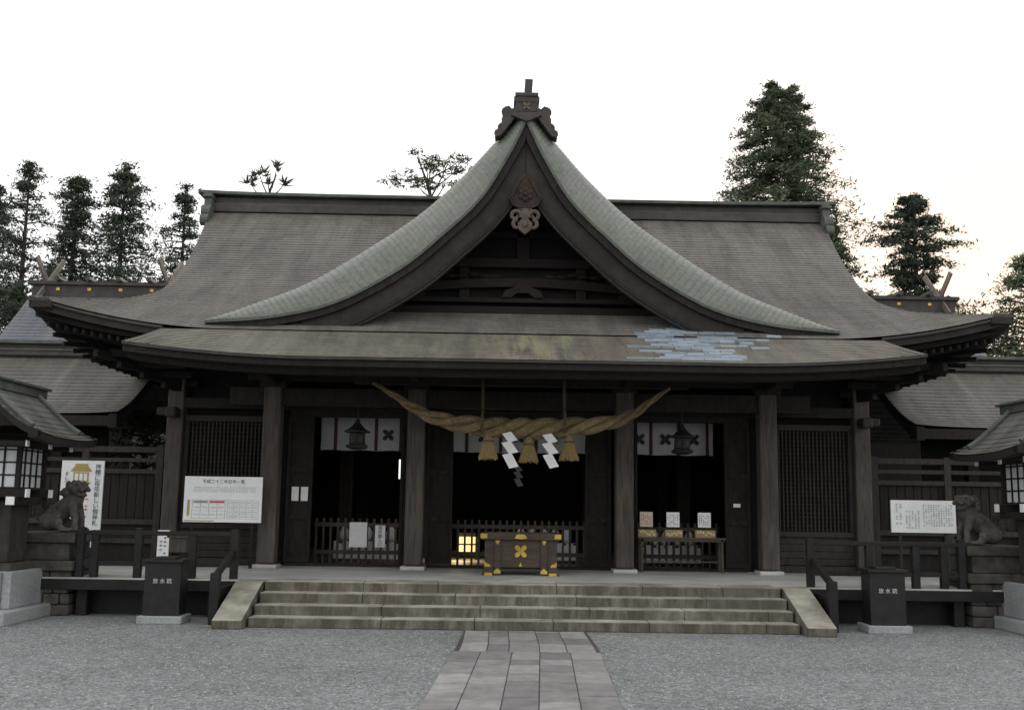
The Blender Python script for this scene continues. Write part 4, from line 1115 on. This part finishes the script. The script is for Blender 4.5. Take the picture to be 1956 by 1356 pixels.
def pad_pine(name,label,px,Y,zb,pads,mat,nper,ls,spiky):
    random.seed(int(px)); b=at(px,zb,Y)
    t=thing(name,label,'tree',(b.x,Y,0),'trees behind the hall'); T=G(); L=G()
    top=min(pads,key=lambda q:q[1]); tp=at(top[0],top[1]+10,Y)
    T.tube([(b.x,Y,0),(b.x,Y,b.z-.3),(b.x*.5+tp.x*.5,Y,(b.z+tp.z)/2),tp],[.2,.08,.04,.02],8)
    for (a,c,w_,h_) in pads:
        p=at(a,c,Y); k=Y/1990; W=w_*k; H=max(h_*k,.04); st_=Vector((b.x,Y,b.z-.25)).lerp(tp,random.uniform(.05,.6))
        T.tube([st_,st_.lerp(p,.6)+Vector((0,0,-.06)),p],[.03,.022,.012],5,False)
        for _ in range(max(3,int(W*13))):
            q=p+Vector((random.gauss(0,W*.6),random.gauss(0,W*.45),random.gauss(0,H*.55)))
            T.tube([p.lerp(q,.3),q],[.010,.005],3,False)
            for _ in range(nper):
                if spiky:
                    d=Vector((random.gauss(0,.6),random.gauss(0,.6),abs(random.gauss(.7,.4)))).normalized(); s=ls*random.uniform(.7,1.5); e=Vector((d.z,0,-d.x)).normalized()*s*.09
                    k2=len(L.v); L.v+=[q-e,q+e,q+d*s]; L.f.append((k2,k2+1,k2+2))
                else: leaf(L,q+Vector((random.gauss(0,.12),random.gauss(0,.10),random.gauss(0,.045))),ls*random.uniform(.6,1.3))
    obj('trunk',T,M['bark'],t); obj('crown',L,mat,t)
cone=lambda f:(1-f)**.56*(.87+.14*math.sin(f*31))+.03
spire=lambda f:(1-f)**.6*.8+.22*abs(math.sin(f*19))*(1-f)**.5+.06
col=lambda f:(.62+.42*abs(math.sin(f*12)))*(1-f**6)*.95+.05
rnd=lambda f:math.sin(min(1,.12+f*.9)*PI)**.6*.95+.05 if f<.98 else .1
tuft=lambda f:(.45+.55*abs(math.sin(f*10.5)))*(1-f**4)*.95+.06
layer=lambda f:(1-f)**.45*(.74+.30*math.sin(f*17))+.05
tree('conifer_tree','tall gappy conifer with bare trunk showing, at the left edge of the picture',58,312,38,1.6,5.0,95,28,.13,M['leafdark'],tuft,-.02,gap=.12,clump=.27,flatc=.4,lv=(.45,1.3))
tree('conifer_tree','dark conifer cut off by the left picture edge, behind the gappy one',-8,350,42,2.0,4.0,110,32,.15,M['leafdark'],tuft,.1,clump=.29,flatc=.45,lv=(.45,1.3))
tree('conifer_tree','slim dark conifer with pointed tip, second clear trunk from the left',150,336,40,1.8,4.0,150,32,.14,M['leafdark'],spire,.08,clump=.28,flatc=.42,lv=(.45,1.3))
tree('conifer_tree','slim dark column conifer with blunt top, above the left rear hall ridge',243,320,40,1.7,4.0,150,34,.14,M['leafdark'],col,.08,clump=.28,flatc=.42,lv=(.45,1.3))
tree('conifer_tree','small slim conifer just left of the main roof ridge end',356,360,42,1.35,5.0,105,28,.13,M['leafdark'],tuft,.1,clump=.26,flatc=.42,lv=(.45,1.3))
pad_pine('pine_tree','small spiky pine top showing over the main ridge, left of centre',507,36,385,[(495,332,7,16),(528,324,8,16),(512,345,12,14),(478,350,7,10),(545,350,7,8)],M['leafdark'],12,.30,True)
pad_pine('pine_tree','spreading pine top with flat layered branches, left of the central gable',830,34,385,[(797,290,16,4),(825,304,26,4),(858,307,24,4),(882,304,26,5),(755,343,30,4),(790,341,26,5),(838,326,34,5),(870,327,28,4),(800,357,40,4),(850,352,42,5),(815,316,24,4)],M['leaf'],22,.085,False)
tree('cedar_tree','very large broad cedar rising behind the right end of the main ridge',1478,166,42,5.7,3.5,400,34,.15,M['leaf'],cone,.14,clump=.165,qs=(.35,.52,.68,.84,1.0),gap=.06,flatc=.55,lv=(.5,1.18))
tree('cedar_tree','second cedar tip merged beside the very large cedar',1513,170,42.6,4.0,8,140,28,.15,M['leaf'],cone,.14,clump=.165,flatc=.55)
tree('cedar_tree','lower cedar in front of the large one, over the right roof slope',1592,425,40,1.9,3,110,28,.14,M['leaf'],cone,.15,clump=.2)
tree('pine_tree','rounded layered pine over the right rear hall',1742,373,38,3.1,4.0,150,40,.14,M['leafdark'],layer,.0,clump=.19,flatc=.38,qs=(.3,.5,.68,.84,1.0),lv=(.5,1.22))
tree('broadleaf_tree','loose green tree at the right picture edge above the gallery roof',1962,490,36,2.4,3.0,120,34,.13,M['leaf'],rnd,.0,clump=.25)
tree('broadleaf_tree','low dark tree at the left edge behind the rear hall roof',30,545,36,1.8,2.5,70,30,.16,M['leafdark'],rnd,.0,clump=.28)
tree('broadleaf_tree','low dark tree filling the gap behind the right rear hall',1880,600,40,2.8,2.0,90,32,.17,M['leafdark'],rnd,.0,clump=.3)
tree('garden_shrub','bright green leafy shrub glimpsed between the left corner post and the gallery',283,735,23.5,.8,1.2,40,30,.1,M['leafgreen'],rnd,0,group=None,clump=.25)
